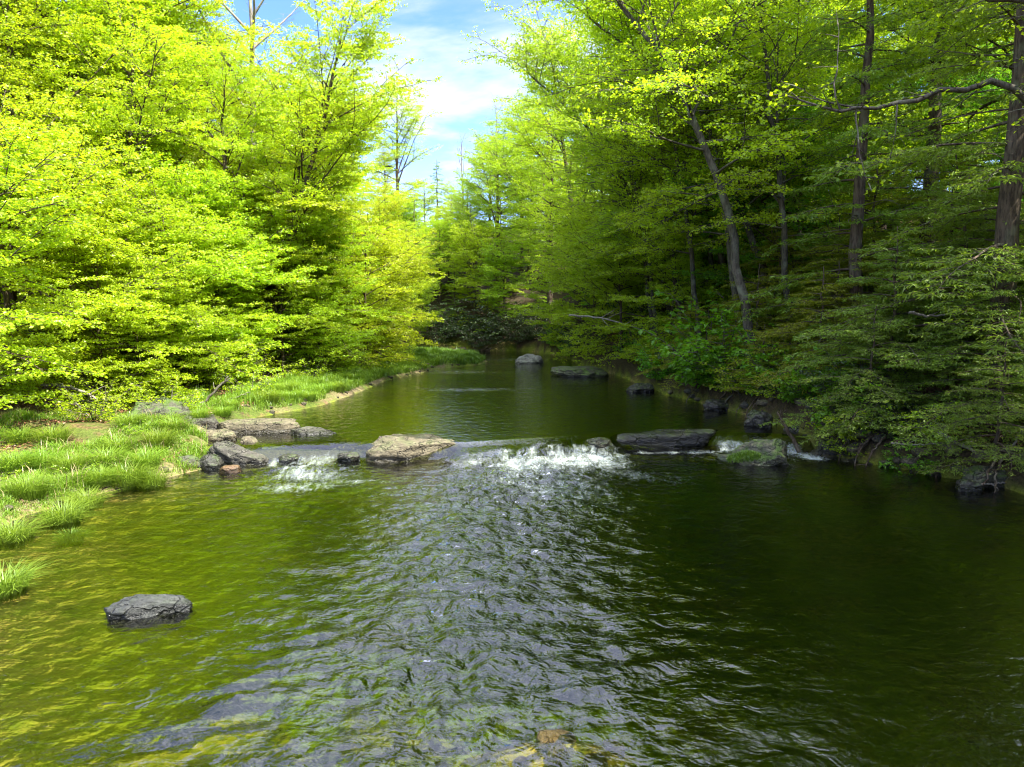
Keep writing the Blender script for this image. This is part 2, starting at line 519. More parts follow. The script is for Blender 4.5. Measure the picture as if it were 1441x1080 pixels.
b1 = t.noise(t.coords((3.0, 3.8, 1), rot=(0, 0, .35)), 1.0, 2.5, .5, 1.0)
b2 = t.noise(t.coords((9, 13, 1)), 1.0, 3, .55, .8)
hgt = t.math('ADD', t.math('MULTIPLY', b1, 1.0), t.math('MULTIPLY', b2, .28))
hgt = t.math('MULTIPLY', hgt, t.mapr(chop_a, 0, 1, .12, 1.0))
nrm = t.bump(hgt, 1.0, .14)
fr = t.n('ShaderNodeFresnel', {'IOR': 1.85, 'Normal': nrm}).outputs[0]
dep = t.attr('depth').outputs['Fac']
tint = t.n('ShaderNodeCombineColor', {k: t.math('POWER', b, dep) for k, b in ((0, .28), (1, .36), (2, .06))}).outputs[0]
tr = t.n('ShaderNodeBsdfTransparent', {'Color': tint}).outputs[0]
gl = t.n('ShaderNodeBsdfGlossy', {'Color': (1, 1, 1, 1), 'Roughness': .03, 'Normal': nrm}).outputs[0]
wsh = t.n('ShaderNodeMixShader', {0: fr, 1: tr, 2: gl}).outputs[0]
fa = t.attr('foam').outputs['Fac']
fn = t.math('ADD', t.math('MULTIPLY', t.noise(t.coords((5.5, 2.2, 3)), 1.0, 7, .72, 1.6), .75), t.math('MULTIPLY', t.noise(t.coords((20, 9, 8)), 1.0, 3, .6), .22))
fm = t.mapr(t.math('ADD', fa, t.math('MULTIPLY', fn, 2.6)), 1.55, 3.3)
fsh = t.n('ShaderNodeBsdfPrincipled', {'Base Color': (.58, .66, .63, 1), 'Roughness': .6, 'Subsurface Weight': 0.0, 'Normal': t.bump(fn, .3, .05)}).outputs[0]
t.out(t.n('ShaderNodeMixShader', {0: t.math('MULTIPLY', fm, .92), 1: wsh, 2: fsh}).outputs[0])
me = build_mesh('water', np.stack([wx, wy, wz], 1), wf, m, True)
fattr(me, 'chop', np.clip(chop, 0, 1))
fattr(me, 'foam', foam)
fattr(me, 'depth', w_depth)
tag(link('water', me), kind='structure')


# ------------------------------------------------------------------ plants: growing wood and leaves
class Plant:
    def __init__(s, seed):
        s.r = np.random.default_rng(seed)
        s.wood = MB()
        s.A, s.D, s.L = [], [], []
        s.leafV = []

    def limb(s, p0, d, L, r0, r1, n=8, rise=.0, wander=.1, k=6, tube=True):
        p = np.array(p0, float)
        d = norm(np.array(d, float))
        pts = [p.copy()]
        st = L / n
        for i in range(n):
            d = norm(d + np.array([0, 0, rise / n]) + s.r.normal(0, wander, 3) * np.array([1, 1, .7]))
            p = p + d * st
            pts.append(p.copy())
        pts = np.array(pts)
        if tube:
            s.wood.tube(pts, r0 + (r1 - r0) * np.linspace(0, 1, n + 1) ** .8, k)
        return pts

    def foliate(s, pts, start=.2, step=.4, slen=1.5, tstep=.2, tlen=.45, flat=.4, taper=.6, rise=.0, r=.014):
        """side branches with twigs along a limb, spread in flat layers"""
        seg = np.linalg.norm(np.diff(pts, axis=0), axis=1)
        cum = np.concatenate([[0], np.cumsum(seg)])
        Lt = cum[-1]
        tang = norm(np.gradient(pts, axis=0))
        pos = np.arange(start * Lt, Lt + step * .5, step)
        side = 1 if s.r.random() < .5 else -1
        for q in pos:
            q = min(q, Lt)
            P = np.array([np.interp(q, cum, pts[:, i]) for i in range(3)])
            T = norm(np.array([np.interp(q, cum, tang[:, i]) for i in range(3)]))
            h = np.cross(T, [0, 0, 1.0])
            if np.linalg.norm(h) < .25:
                a = s.r.uniform(0, 2 * math.pi)
                h = np.array([math.cos(a), math.sin(a), 0])
            h = norm(h)
            side = -side
            last = q > Lt - step * .5
            d = T if last else T * s.r.uniform(.35, .8) + h * side * .85
            d = d + s.r.normal(0, .18, 3)
            d[2] = d[2] * flat + rise
            d = norm(d)
            sl = slen * (1 - taper * q / Lt) * s.r.uniform(.6, 1.25)
            sp = s.limb(P, d, sl, r, .004, 4, .0, .10, 3)
            m = max(2, int(sl / tstep))
            f = (np.arange(m) + s.r.uniform(.2, .8, m)) / m
            f = np.clip(f * .92 + .08, 0, 1)
            idx = f * 4
            i0 = np.minimum(idx.astype(int), 3)
            fr_ = (idx - i0)[:, None]
            TP = sp[i0] * (1 - fr_) + sp[i0 + 1] * fr_
            sd = norm(sp[i0 + 1] - sp[i0])
            hh = norm(np.cross(sd, [0, 0, 1.0]) + 1e-6)
            sg = np.where(np.arange(m) % 2 == 0, 1, -1)[:, None]
            td = sd * s.r.uniform(.3, .9, (m, 1)) + hh * sg * .8 + s.r.normal(0, .2, (m, 3))
            td[:, 2] *= flat
            td = norm(td)
            s.A.append(TP)
            s.D.append(td)
            s.L.append(tlen * s.r.uniform(.55, 1.25, m) * (1 - .35 * f))

    def leaves(s, nl=7, L=.10, W=.07, tilt=.45, droop=.25, lat=.5, jitter=.05, twig_r=.004, thin=1.0):
        A, D, T = np.concatenate(s.A), np.concatenate(s.D), np.concatenate(s.L)
        s.wood.cones(A, A + D * T[:, None], twig_r, twig_r * .4)
        n = len(A)
        f = (np.arange(nl)[None] + s.r.uniform(.3, 1.1, (n, nl))) / nl
        C = A[:, None] + D[:, None] * (T[:, None] * f)[..., None]
        h = norm(np.cross(D, [0, 0, 1.0]) + 1e-6)
        sg = np.where((np.arange(nl)[None] + np.arange(n)[:, None]) % 2 == 0, 1.0, -1.0)
        LD = D[:, None] * .6 + h[:, None] * (sg * s.r.uniform(.3, 1.1, (n, nl)))[..., None]
        LD = LD + s.r.normal(0, .3, LD.shape)
        LD[..., 2] -= droop * s.r.uniform(0, 1.6, (n, nl))
        LD = norm(LD)
        C = C + LD * (L * lat) + s.r.normal(0, jitter, C.shape) * np.array([1, 1, .6])
        C, LD = C.reshape(-1, 3), LD.reshape(-1, 3)
        if thin < 1:
            k = s.r.random(len(C)) < thin
            C, LD = C[k], LD[k]
        N = np.array([0, 0, 1.0]) + s.r.normal(0, tilt, C.shape)
        sz = s.r.uniform(.65, 1.2, len(C))
        s.leafV.append(leaf_quads(C, LD, N, L * sz, W * sz))

    def done(s, kind, wood_mat, leaf_mat, wood_name='trunk', leaf_name='crown'):
        wm = s.wood.mesh(kind + '_' + wood_name, M[wood_mat])
        lm = None
        if s.leafV:
            V, F, n = [], [], 0
            for v, f in s.leafV:
                V.append(v)
                F.append(f + n)
                n += len(v)
            lm = build_mesh(kind + '_' + leaf_name, np.concatenate(V), np.concatenate(F), M[leaf_mat], False)
        return dict(kind=kind, parts=[(wood_name, wm)] + ([(leaf_name, lm)] if lm else []))


def broadleaf(seed, kind, H, r0, spread, cb=.2, nprim=26, path=None, lean=(0, 0), up=(12, 62), slen=1.9, step=.36, nl=20, leafL=.10,
              bias=None, wood='bark_brown', leaf='leaf_bright', tilt=.85, thin=.8, shape=None, flat=.7, wander=.05, leaders=2, tstep=.15, tlen=.55):
    p = Plant(seed)
    r = p.r
    if path is None:
        n = 14
        z = np.linspace(0, H, n)
        off = np.cumsum(r.normal(0, wander * H / n, (n, 2)), 0)
        tr = np.stack([lean[0] * (z / H) ** 1.3 + off[:, 0], lean[1] * (z / H) ** 1.3 + off[:, 1], z], 1)
    else:
        P = np.array(path, float)
        u = np.linspace(0, 1, len(P))
        uu = np.linspace(0, 1, 18)
        tr = np.stack([np.interp(uu, u, P[:, i]) for i in range(3)], 1)
        for _ in range(2):
            tr[1:-1] = (tr[:-2] + tr[2:] + 2 * tr[1:-1]) / 4
        tr[1:] += r.normal(0, .06, (len(tr) - 1, 3))
    n = len(tr)
    rad = r0 * (1 - np.linspace(0, 1, n)) ** .75 + .015
    rad[0] *= 1.35
    tr0 = tr.copy()
    tr0[0, 2] -= .5
    p.wood.tube(tr0, rad, 9)
    seg = np.linalg.norm(np.diff(tr, axis=0), axis=1)
    cum = np.concatenate([[0], np.cumsum(seg)])
    Lt = cum[-1]
    az = r.uniform(0, 6.28)

    def bough(P, d, L, rr, sl):
        pts = p.limb(P, d, L, rr, .008, 8, r.uniform(-.5, .15), .09, 5)
        p.foliate(pts, .40, step, sl, tstep=tstep, tlen=tlen, flat=flat)
        if L > 2.2:
            for k in range(2):
                j = int(r.integers(2, 5))
                dd = norm(pts[j + 1] - pts[j])
                h = norm(np.cross(dd, [0, 0, 1.0]) + 1e-6) * (1 if k else -1)
                q = p.limb(pts[j], dd * .8 + h * r.uniform(.4, .8) + np.array([0, 0, r.uniform(-.1, .45)]), L * r.uniform(.4, .65), rr * .55, .006, 6, r.uniform(-.4, .1), .1, 4)
                p.foliate(q, .2, step, sl * .8, tstep=tstep, tlen=tlen, flat=flat)

    for i in range(nprim):
        f = (i + r.uniform(.2, .8)) / nprim
        q = (cb + (1 - cb) * f) * Lt
        P = np.array([np.interp(q, cum, tr[:, j]) for j in range(3)])
        az += 2.4 + r.normal(0, .35)
        dxy = np.array([math.cos(az), math.sin(az)])
        if bias is not None:
            dxy = dxy + np.array(bias)
            ln = .55 + .45 * np.linalg.norm(dxy)
            dxy = dxy / max(np.linalg.norm(dxy), .01)
        else:
            ln = 1.0
        el = RAD(up[0] + (up[1] - up[0]) * f + r.normal(0, 16))
        sh = shape(f) if shape else (.75 + .5 * f if f < .35 else .9 * (1 - (f - .35) / .65) ** .5 + .32)
        L = spread * sh * ln * r.uniform(.7, 1.15)
        rr = max(.02, min(.35 * float(np.interp(q, cum, rad)) + .01, .013 * L + .012))
        bough(P, [dxy[0] * math.cos(el), dxy[1] * math.cos(el), math.sin(el)], L, rr, slen * (.55 + .45 * sh))
    for i in range(leaders):
        q = r.uniform(.3, .6) * Lt
        P = np.array([np.interp(q, cum, tr[:, j]) for j in range(3)])
        a = r.uniform(0, 6.28)
        rr = .55 * float(np.interp(q, cum, rad))
        ld = p.limb(P, [math.cos(a) * .5, math.sin(a) * .5, 1], (Lt - q) * r.uniform(.7, .95), rr, .012, 10, .3, .07, 6)
        for k in range(9):
            j = 2 + k % 8
            a += 2.4
            el = RAD(r.uniform(15, 50))
            bough(ld[j], [math.cos(a) * math.cos(el), math.sin(a) * math.cos(el), math.sin(el)], spread * r.uniform(.35, .7) * (1.15 - j / 12), .03, slen * .8)
        p.foliate(ld[-5:], .2, step, slen * .5, tstep=tstep, tlen=tlen, flat=.8)
    p.foliate(tr[-5:], .2, step, slen * .6, tstep=tstep, tlen=tlen, flat=.8)
    p.leaves(nl, leafL, leafL * .72, tilt, thin=thin, twig_r=.003)
    return p.done(kind, wood, leaf)


def hemlock(seed, kind, H, r0, spread, cb=.06, gap=.3, dead=0, leaf='needle', leafL=.13, dens=1.0, lean=(0, 0), fine=1):
    p = Plant(seed)
    r = p.r
    n = 14
    z = np.linspace(0, H, n)
    tr = np.stack([lean[0] * (z / H) + r.normal(0, .03, n), lean[1] * (z / H) + r.normal(0, .03, n), z], 1)
    tr[0, 2] = -.5
    p.wood.tube(tr, r0 * (1 - np.linspace(0, 1, n)) ** .85 + .012, 10)
    az = 0.0
    zz = cb * H
    while zz < H - .3:
        f = zz / H
        az += 2.4 + r.normal(0, .4)
        L = spread * ((1 - f) ** .75 * .95 + .06) * r.uniform(.65, 1.1)
        P = np.array([np.interp(zz, z, tr[:, j]) for j in range(3)])
        el = RAD(r.uniform(-6, 14) + 20 * f)
        pts = p.limb(P, [math.cos(az) * math.cos(el), math.sin(az) * math.cos(el), math.sin(el)], L, .012 + .009 * L, .005, 8, -.55, .05, 4)
        p.foliate(pts, .12, .2 / fine ** .4, min(1.35, .36 * L + .25), tstep=.11 / fine ** .5, tlen=.32, flat=.45, taper=.55, rise=-.12, r=.008)
        zz += gap * r.uniform(.6, 1.4)
    for i in range(dead):                                   # bare lower branches
        zz = r.uniform(.12, .5) * H
        az = r.uniform(0, 6.28)
        P = np.array([np.interp(zz, z, tr[:, j]) for j in range(3)])
        pts = p.limb(P, [math.cos(az), math.sin(az), .1], r.uniform(1, 2.8), .022, .004, 7, -.3, .12, 4)
        for k_ in range(4):
            b = pts[r.integers(2, 7)]
            p.limb(b, r.normal(0, 1, 3) * [1, 1, .5], r.uniform(.3, .9), .008, .002, 4, 0, .2, 3)
    p.leaves(int(10 * dens), leafL, leafL * .26, .35, .35, lat=.45, jitter=.02, twig_r=.003)
    return p.done(kind, 'bark_hemlock', leaf)


def shrub(seed, kind, H, spread, stems, leafL=.12, leaf='leaf_deep', nl=7, wood='bark_grey', tilt=.4, out=.9, slen=.9, step=.28):
    p = Plant(seed)
    r = p.r
    for i in range(stems):
        a = r.uniform(0, 6.28)
        b = np.array([math.cos(a), math.sin(a), 0]) * r.uniform(0, .18 * spread)
        b[2] = -.15
        L = math.hypot(H, spread) * r.uniform(.5, 1.0)
        d = [math.cos(a) * out * spread / H * r.uniform(.4, 1.1), math.sin(a) * out * spread / H * r.uniform(.4, 1.1), 1]
        pts = p.limb(b, d, L, .012 + .006 * L, .005, 8, -.5, .09, 5)
        p.foliate(pts, .12, step, slen, tstep=.2, tlen=.36, flat=.45)
    p.leaves(nl, leafL, leafL * .75, tilt, .3)
    return p.done(kind, wood, leaf, 'stem', 'foliage')


def bare_tree(seed, kind, H, r0, spread, wood='twig_pale', buds=True, nprim=16, cb=.3, thin=.5):
    p = Plant(seed)
    r = p.r
    z = np.linspace(0, H, 14)
    off = np.cumsum(r.normal(0, .05, (14, 2)), 0)
    tr = np.stack([off[:, 0], off[:, 1], z], 1)
    tr[0, 2] = -.5
    rad = r0 * (1 - z / H) ** .8 + .012
    p.wood.tube(tr, rad, 8)
    az = 0
    for i in range(nprim):
        f = (i + .5) / nprim
        zz = (cb + (1 - cb) * f) * H
        P = np.array([np.interp(zz, z, tr[:, j]) for j in range(3)])
        az += 2.4 + r.normal(0, .3)
        el = RAD(30 + 35 * f)
        L = spread * (1.05 - .65 * f) * r.uniform(.8, 1.15)
        pts = p.limb(P, [math.cos(az) * math.cos(el), math.sin(az) * math.cos(el), math.sin(el)], L, .02 + .012 * L, .006, 8, .5, .09, 5)
        p.foliate(pts, .25, .4, 1.3, tstep=.24, tlen=.5, flat=.9, rise=.25, r=.012)
    if buds:
        p.leaves(6, .07, .05, 1.0, 0, thin=thin, twig_r=.006)
    else:
        A, D, T = np.concatenate(p.A), np.concatenate(p.D), np.concatenate(p.L)
        p.wood.cones(A, A + D * T[:, None], .005, .002)
    return p.done(kind, wood, 'bud')


PLANT_COUNT = {}


def plant(proto, x, y, label, group=None, rot=0.0, sc=1.0, cat=None, dz=0.0, leaf=None, scz=None, tilt=(0, 0)):
    kind = proto['kind']
    root = bpy.data.objects.new(kind, None)
    root.empty_display_size = .3
    COL.objects.link(root)
    root.location = (x, y, gz(x, y) - .05 + dz)
    root.rotation_euler = (tilt[0], tilt[1], rot)
    root.scale = (sc, sc, scz or sc)
    tag(root, label, cat or 'tree', group)
    for nm, me in proto['parts']:
        o = link(nm, me, root)
        if leaf and nm in ('crown', 'foliage'):
            o.material_slots[0].link = 'OBJECT'
            o.material_slots[0].material = M[leaf]
    return root


def X(u, y):
    return (u - 720.5) / F_PX * (y * math.cos(PITCH) + .3)


# ---- prototypes
maple_a = broadleaf(1, 'maple_tree', 17, .24, 5.2, .34, 28, bias=(.1, .38))
maple_b = broadleaf(2, 'maple_tree', 15.5, .20, 4.9, .30, 26, lean=(.8, -.4), leaf='leaf_gold', bias=(-.1, .38))
maple_c = broadleaf(3, 'maple_tree', 19, .27, 4.9, .2, 30, leaf='leaf_bright', thin=.6)
under_a = broadleaf(4, 'understory_tree', 6.2, .075, 3.4, .06, 32, up=(-5, 60), slen=1.5, nl=20, leafL=.095, step=.32, leaders=1, leaf='leaf_gold', flat=.45, tilt=.8, thin=.85)
under_b = broadleaf(5, 'understory_tree', 7.6, .09, 3.6, .05, 34, up=(2, 55), slen=1.6, nl=20, leafL=.095, step=.32, leaders=1, leaf='leaf_bright', flat=.5, tilt=.8, thin=.85)
beech_a = broadleaf(6, 'beech_tree', 15, .19, 4.6, .2, 26, leaf='leaf_mid', wood='bark_grey', thin=.6)
beech_b = broadleaf(7, 'beech_tree', 17, .2, 4.8, .25, 26, leaf='leaf_mid', wood='bark_brown', thin=.55, lean=(-1.5, 0))
hem_a = hemlock(8, 'hemlock_tree', 17, .24, 4.0, .10, .27, dead=14)
hem_b = hemlock(9, 'hemlock_tree', 13, .17, 3.4, .08, .25, dead=10)
hem_low = hemlock(10, 'hemlock_sapling', 4.6, .06, 2.9, .05, .12, leafL=.085, dens=1.4, fine=2)
hem_low_b = hemlock(11, 'hemlock_sapling', 3.4, .05, 2.4, .05, .12, leafL=.085, dens=1.4, fine=2)
hobble = shrub(12, 'hobblebush_shrub', 1.7, 1.5, 12, .15, 'leaf_deep')
laurel = shrub(13, 'laurel_shrub', 1.8, 1.5, 14, .11, 'leaf_dark', nl=9, tilt=.7)
sprout = shrub(14, 'leafy_shrub', 1.4, 1.3, 10, .10, 'leaf_mid')
bright_shrub = shrub(15, 'leafy_shrub', 1.5, 1.5, 11, .10, 'leaf_bright')
budding = bare_tree(16, 'budding_tree', 16, .2, 4.2)
dead_top = bare_tree(17, 'bare_tree', 20, .26, 6.6, wood='twig_pale', buds=False, nprim=14, cb=.55)

exec_layout = True

# ------------------------------------------------------------------ left bank trees
LG = 'sunlit trees in the wood on the left bank'
for (proto, u, y, rot, sc, leaf, lab) in [
    (maple_a, 62, 27, .0, 1.1, 'leaf_bright', 'tall yellow-green maple with a dark upright trunk nearest the left edge of the photo'),
    (maple_b, 150, 29.5, .15, 1.08, 'leaf_bright', 'sunlit maple with a stout brown trunk, second tall trunk from the left edge'),
    (maple_c, 108, 34, 4.0, .95, 'leaf_mid', 'greener maple standing between and behind the two tall trunks at far left'),
    (maple_a, 245, 32, -.2, .98, 'leaf_gold', 'golden-green maple with its crown high above the tan slab rocks'),
    (maple_c, 300, 40, 5.1, .95, 'leaf_mid', 'darker green maple set back between the golden maple and the bare-topped tree'),
    (maple_b, 455, 41, .3, .92, 'leaf_bright', 'slim maple behind the leaning multi-stemmed tree, reaching into the sky gap'),
    (maple_b, 175, 26.5, 1.0, .85, 'leaf_gold', 'medium golden maple filling the space below the two tall trunks'),
    (maple_a, 330, 29.5, 3.0, .72, 'leaf_bright', 'medium bright maple just left of the dark slanting trunk'),
    (maple_b, 20, 24.0, 2.0, .85, 'leaf_gold', 'medium golden maple low at the left edge before the first tall trunk'),
    (maple_b, 535, 45, 5.6, .62, 'leaf_gold', 'short sunlit maple by the gravel shore, at the right end of the left-bank trees'),
    (maple_a, -95, 22, 1.1, .95, 'leaf_bright', 'yellow-green maple cut off by the left edge of the photo'),
    (maple_a, 10, 37, 5.0, 1.05, 'leaf_gold', 'golden maple seen behind the first tall trunk at the left edge'),
    (maple_b, 200, 43, .2, 1.1, 'leaf_gold', 'golden maple deep in the wood, behind the second tall trunk from the left'),
    (maple_c, 395, 52, 2.2, .80, 'leaf_bright', 'tall pale maple far behind the leaning tree on the left bank'),
    (maple_a, 575, 60, .8, .52, 'leaf_bright', 'small bright maple beyond the grassy bar, low at the foot of the sky gap'),
]:
    plant(proto, X(u, y), y, lab, LG, rot, sc, leaf=leaf)
for i, (u, y, rot, sc) in enumerate([(-60, 48, 0, 1.0), (60, 52, 1.3, 1.05), (150, 58, 2.5, 1.0), (255, 55, 4.2, 1.0), (340, 64, 5.2, .95), (440, 70, 3.5, .8), (505, 75, .6, .55)]):
    plant([maple_a, maple_c][i % 2], X(u, y), y, 'bright green tree in the back rows of the wood on the left bank', 'back-row trees of the left wood', rot, sc,
          leaf=['leaf_bright', 'leaf_gold'][i % 2])

plant(dead_top, X(378, 35), 35, 'tall tree with a bare leafless grey-brown top beside the sky gap', LG, .4, 1.05)
lean = broadleaf(21, 'leaning_tree', 15, .17, 4.4, .22, 30, path=[(0, 0, 0), (.9, -.2, 3), (1.9, -.3, 6.5), (3.0, -.2, 10), (4.0, 0, 13.5), (4.6, 0, 16)],
                 bias=(.35, -.15), leaf='leaf_bright', wood='bark_brown', nl=20, slen=1.8)
plant(lean, X(362, 31), 31, 'multi-stemmed leaning tree with dark slanting trunk over the grassy left shore', LG, 0, .95)
lean2 = broadleaf(22, 'leaning_tree', 12, .12, 3.6, .25, 22, path=[(0, 0, 0), (.5, -.3, 3), (.9, -.4, 6), (1.7, -.5, 9), (2.2, -.5, 11.5)], bias=(.3, -.2),
                  leaf='leaf_gold', wood='bark_brown', nl=20, leaders=1)
plant(lean2, X(378, 31.6), 31.6, 'thinner leaning stem close beside the dark slanting trunk on the left shore', LG, .2, 1.0)

for (u, y, rot, sc, lab) in [(108, 30, .4, 1.25, 'slim dark trunk standing between the two tall trunks at far left'),
                             (205, 34, 2.8, 1.2, 'slim tall trunk right of the second tall trunk, crown lost among golden leaves'),
                             (420, 38, -.5, 1.1, 'slim upright tree just behind the dark slanting trunk on the left shore')]:
    plant(lean2, X(u, y), y, lab, LG, rot, sc, leaf='leaf_bright')
UG = 'low layered trees along the left bank'
for (proto, u, y, rot, sc, leaf, lab) in [
    (under_b, 20, 20.5, .5, 1.0, 'leaf_gold', 'layered golden-green small tree at the left edge behind the grassy bank'),
    (under_a, 110, 23, 2.1, 1.05, 'leaf_gold', 'layered small tree with flat golden sprays behind the grass tussocks'),
    (under_b, 190, 25.5, 3.9, .95, 'leaf_bright', 'bright layered small tree behind the mossy boulder on the left bank'),
    (under_a, 285, 27.5, 5.0, 1.05, 'leaf_bright', 'bright small tree above the fallen branches on the left bank'),
    (under_b, 450, 33, 1.0, .95, 'leaf_bright', 'bright leafy small tree right of the leaning trunk at the water edge'),
    (under_a, 515, 37, 2.9, 1.1, 'leaf_gold', 'small tree with drooping sprays over the stream near the gravel shore'),
    (under_b, 545, 44, 4.4, .85, 'leaf_gold', 'rounded golden small tree leaning over the pool before the grassy bar'),
    (under_b, 398, 30.4, 2.2, .72, 'leaf_bright', 'short bright tree just right of the foot of the dark slanting trunk'),
    (under_b, 330, 34, .9, 1.1, 'leaf_bright', 'leafy small tree just left of the leaning trunk and set back'),
    (under_a, -70, 17.5, 3.0, 1.1, 'leaf_bright', 'layered small tree cut off by the left edge above the grass'),
    (under_b, 85, 31, 2.0, 1.15, 'leaf_bright', 'small tree in the second row behind the layered golden tree at far left'),
    (under_a, 220, 33, .4, 1.25, 'leaf_gold', 'small golden tree in the second row behind the mossy boulder'),
    (under_b, 405, 40, 5.2, 1.1, 'leaf_gold', 'small golden tree in the second row behind the leaning trunk'),
    (under_a, 490, 47, 1.7, 1.2, 'leaf_bright', 'small bright tree in the second row above the left gravel shore'),
    (under_b, 570, 54, 3.3, 1.0, 'leaf_mid', 'greener small tree in shade at the bend behind the grassy bar'),
]:
    plant(proto, X(u, y), y, lab, UG, rot, sc, leaf=leaf)

# ------------------------------------------------------------------ right bank trees
RG = 'shaded trees of the right bank wood'
arch = broadleaf(31, 'arching_tree', 14, .155, 5.2, .30, 28,
                 path=[(0, 0, 0), (-.9, -.2, 3), (-2.1, -.3, 5.8), (-3.6, -.5, 8.2), (-5.6, -.7, 10.3), (-8.4, -.8, 12.4)],
                 bias=(-.2, -.1), leaf='leaf_mid', wood='bark_grey', up=(20, 70), nl=18, thin=.6)
plant(arch, X(1092, 29), 29, 'arching tree whose curved grey trunk bends out over the stream', RG, 0, 1.0, leaf='leaf_bright')
arch2 = broadleaf(32, 'arching_tree', 14, .15, 5.0, .35, 26,
                  path=[(0, 0, 0), (-.6, 0, 3), (-1.2, -.2, 6), (-2.6, -.3, 9), (-4.6, -.3, 12), (-7.0, -.3, 14.5)], leaf='leaf_mid', wood='bark_grey',
                  up=(15, 65), nl=18, thin=.6)
plant(arch2, X(1030, 33), 33, 'slender arching tree just behind the curved grey trunk on the right bank', RG, .1, 1.0, leaf='leaf_bright')
slim = broadleaf(33, 'slender_tree', 15, .125, 4.4, .30, 24, path=[(0, 0, 0), (-.5, 0, 3.2), (-1.1, -.1, 6.4), (-1.5, -.1, 9), (-2.6, -.2, 12), (-3.4, -.2, 14.5)],
                 leaf='leaf_mid', wood='bark_grey', nl=18, thin=.5)
for (u, y, rot, sc, lab) in [(1005, 37, .5, 1.0, 'slender leaning grey trunk between the pale-barked tree and the curved arching trunk'),
                             (1075, 34, -.3, 1.05, 'slender leaning trunk just right of and behind the curved arching trunk'),
                             (1130, 30.5, .25, .95, 'slender leaning trunk among the hemlocks upslope of the vivid green shrubs'),
                             (880, 43, -.4, .9, 'thin leaning trunk behind the mossy flat rock on the right shore'),
                             (1045, 30.5, -.15, 1.0, 'slender grey trunk close left of the curved arching trunk'),
                             (1165, 34, .1, 1.1, 'slender grey trunk higher on the slope right of the curved arching trunk'),
                             (920, 37, .3, .95, 'slender trunk between the mossy flat rock and the pale-barked slanting tree')]:
    plant(slim, X(u, y), y, lab, RG, rot, sc)
for (u, y, rot, sc, lab) in [(985, 30.2, .3, .9, 'slender leaning stem rising behind the vivid green shrubs on the right shore'),
                             (1042, 27.6, -.1, .95, 'slender leaning stem between the vivid green shrubs and the olive saplings'),
                             (928, 35.2, .2, .85, 'slender leaning stem at the shore left of the pale-barked slanting tree'),
                             (1110, 25.6, .45, .95, 'slender leaning stem among the olive saplings in front of the curved arching trunk')]:
    plant(slim, X(u, y), y, lab, RG, rot, sc, leaf='leaf_bright')
for k, (x, y, sc) in enumerate([(8.9, 20.9, .8), (8.5, 21.9, .9), (8.3, 22.9, .85), (8.0, 23.8, .95), (7.8, 24.8, .9), (9.2, 22.4, 1.0), (8.9, 23.6, 1.05)]):
    plant([hobble, sprout][k % 2], x, y, 'leafy green shrub on the bank between the dark ledge slab and the olive saplings', 'shrubs upstream of the small right falls', k * 1.3, sc, cat='shrub',
          leaf=['leaf_deep', 'leaf_mid'][k % 2])
plant(slim, X(962, 33.5), 33.5, 'slender pale-barked tree with a slanting trunk at the foot of the right bank', RG, -.1, 1.0)
for (proto, u, y, rot, sc, leaf, lab) in [
    (beech_a, 905, 41, 1.2, 1.0, 'leaf_bright', 'green beech by the mossy flat rock, its crown over the far pool'),
    (beech_b, 815, 49, .2, 1.15, 'leaf_bright', 'tall beech edging the right side of the sky gap above the far pool'),
    (maple_a, 775, 57, 3.0, 1.0, 'leaf_mid', 'beech at the bend on the right bank, near the grey midstream boulder'),
    (beech_b, 1000, 45, 4.4, 1.0, 'leaf_bright', 'sunlit beech behind the slender pale-barked tree on the right slope'),
    (beech_a, 1130, 38, 5.5, 1.1, 'leaf_bright', 'sunlit beech high on the right slope behind the arching trunk'),
    (beech_b, 1240, 32, 2.3, 1.05, 'leaf_bright', 'yellow-lit beech upslope, showing between the hemlocks at right'),
    (beech_a, 1400, 30, .9, 1.1, 'leaf_bright', 'beech upslope behind the tall straight hemlock trunk at right'),
    (beech_b, 1060, 58, 1.0, 1.0, 'leaf_bright', 'distant beech on top of the right slope above the arching tree'),
    (beech_a, 930, 62, 2.0, 1.05, 'leaf_mid', 'distant beech on the right slope behind the beech by the mossy flat rock'),
    (beech_b, 1180, 48, 3.6, 1.1, 'leaf_bright', 'tall beech on top of the right slope behind the hemlocks'),
    (beech_a, 1310, 44, 4.6, 1.1, 'leaf_bright', 'far upslope beech near the top right of the wood'),
]:
    plant(proto, X(u, y), y, lab, RG, rot, sc, leaf=leaf)
for (x, y, pr, rot, sc, leaf, lab) in [
    (8.6, 24.2, arch2, -.25, 1.12, 'leaf_bright', 'fresh green tree hanging over the stream, highest at the right of the sky gap'),
    (9.0, 38.5, arch, .2, 1.05, 'leaf_mid', 'arching tree furthest upstream, bending over the far pool'),
    (5.9, 37.2, under_a, .4, 1.05, 'leaf_mid', 'low layered tree with flat sprays over the water behind the mossy flat rock'),
    (5.0, 42.5, under_b, 1.4, 1.0, 'leaf_mid', 'low layered tree at the right shore of the far pool above the pale snag'),
    (4.6, 48.0, under_a, 3.0, 1.2, 'leaf_mid', 'low layered tree where the right shore meets the bend'),
    (7.4, 32.5, under_a, 4.2, .8, 'leaf_mid', 'small layered tree in front of the slender pale-barked trunk'),
]:
    plant(pr, x, y, lab, RG, rot, sc, leaf=leaf)
for (x, y, pr, rot, sc, lab) in [(14.6, 21.0, maple_b, 1.0, 1.3, 'tall broadleaf tree rising above the low hemlocks near the right edge'),
                              (16.5, 16.0, maple_a, 1.6, 1.2, 'tall broadleaf tree right of the straight hemlock trunk, mostly outside the frame')]:
    plant(pr, x, y, lab, RG, rot, sc, leaf='leaf_mid')
rgf = np.random.default_rng(101)
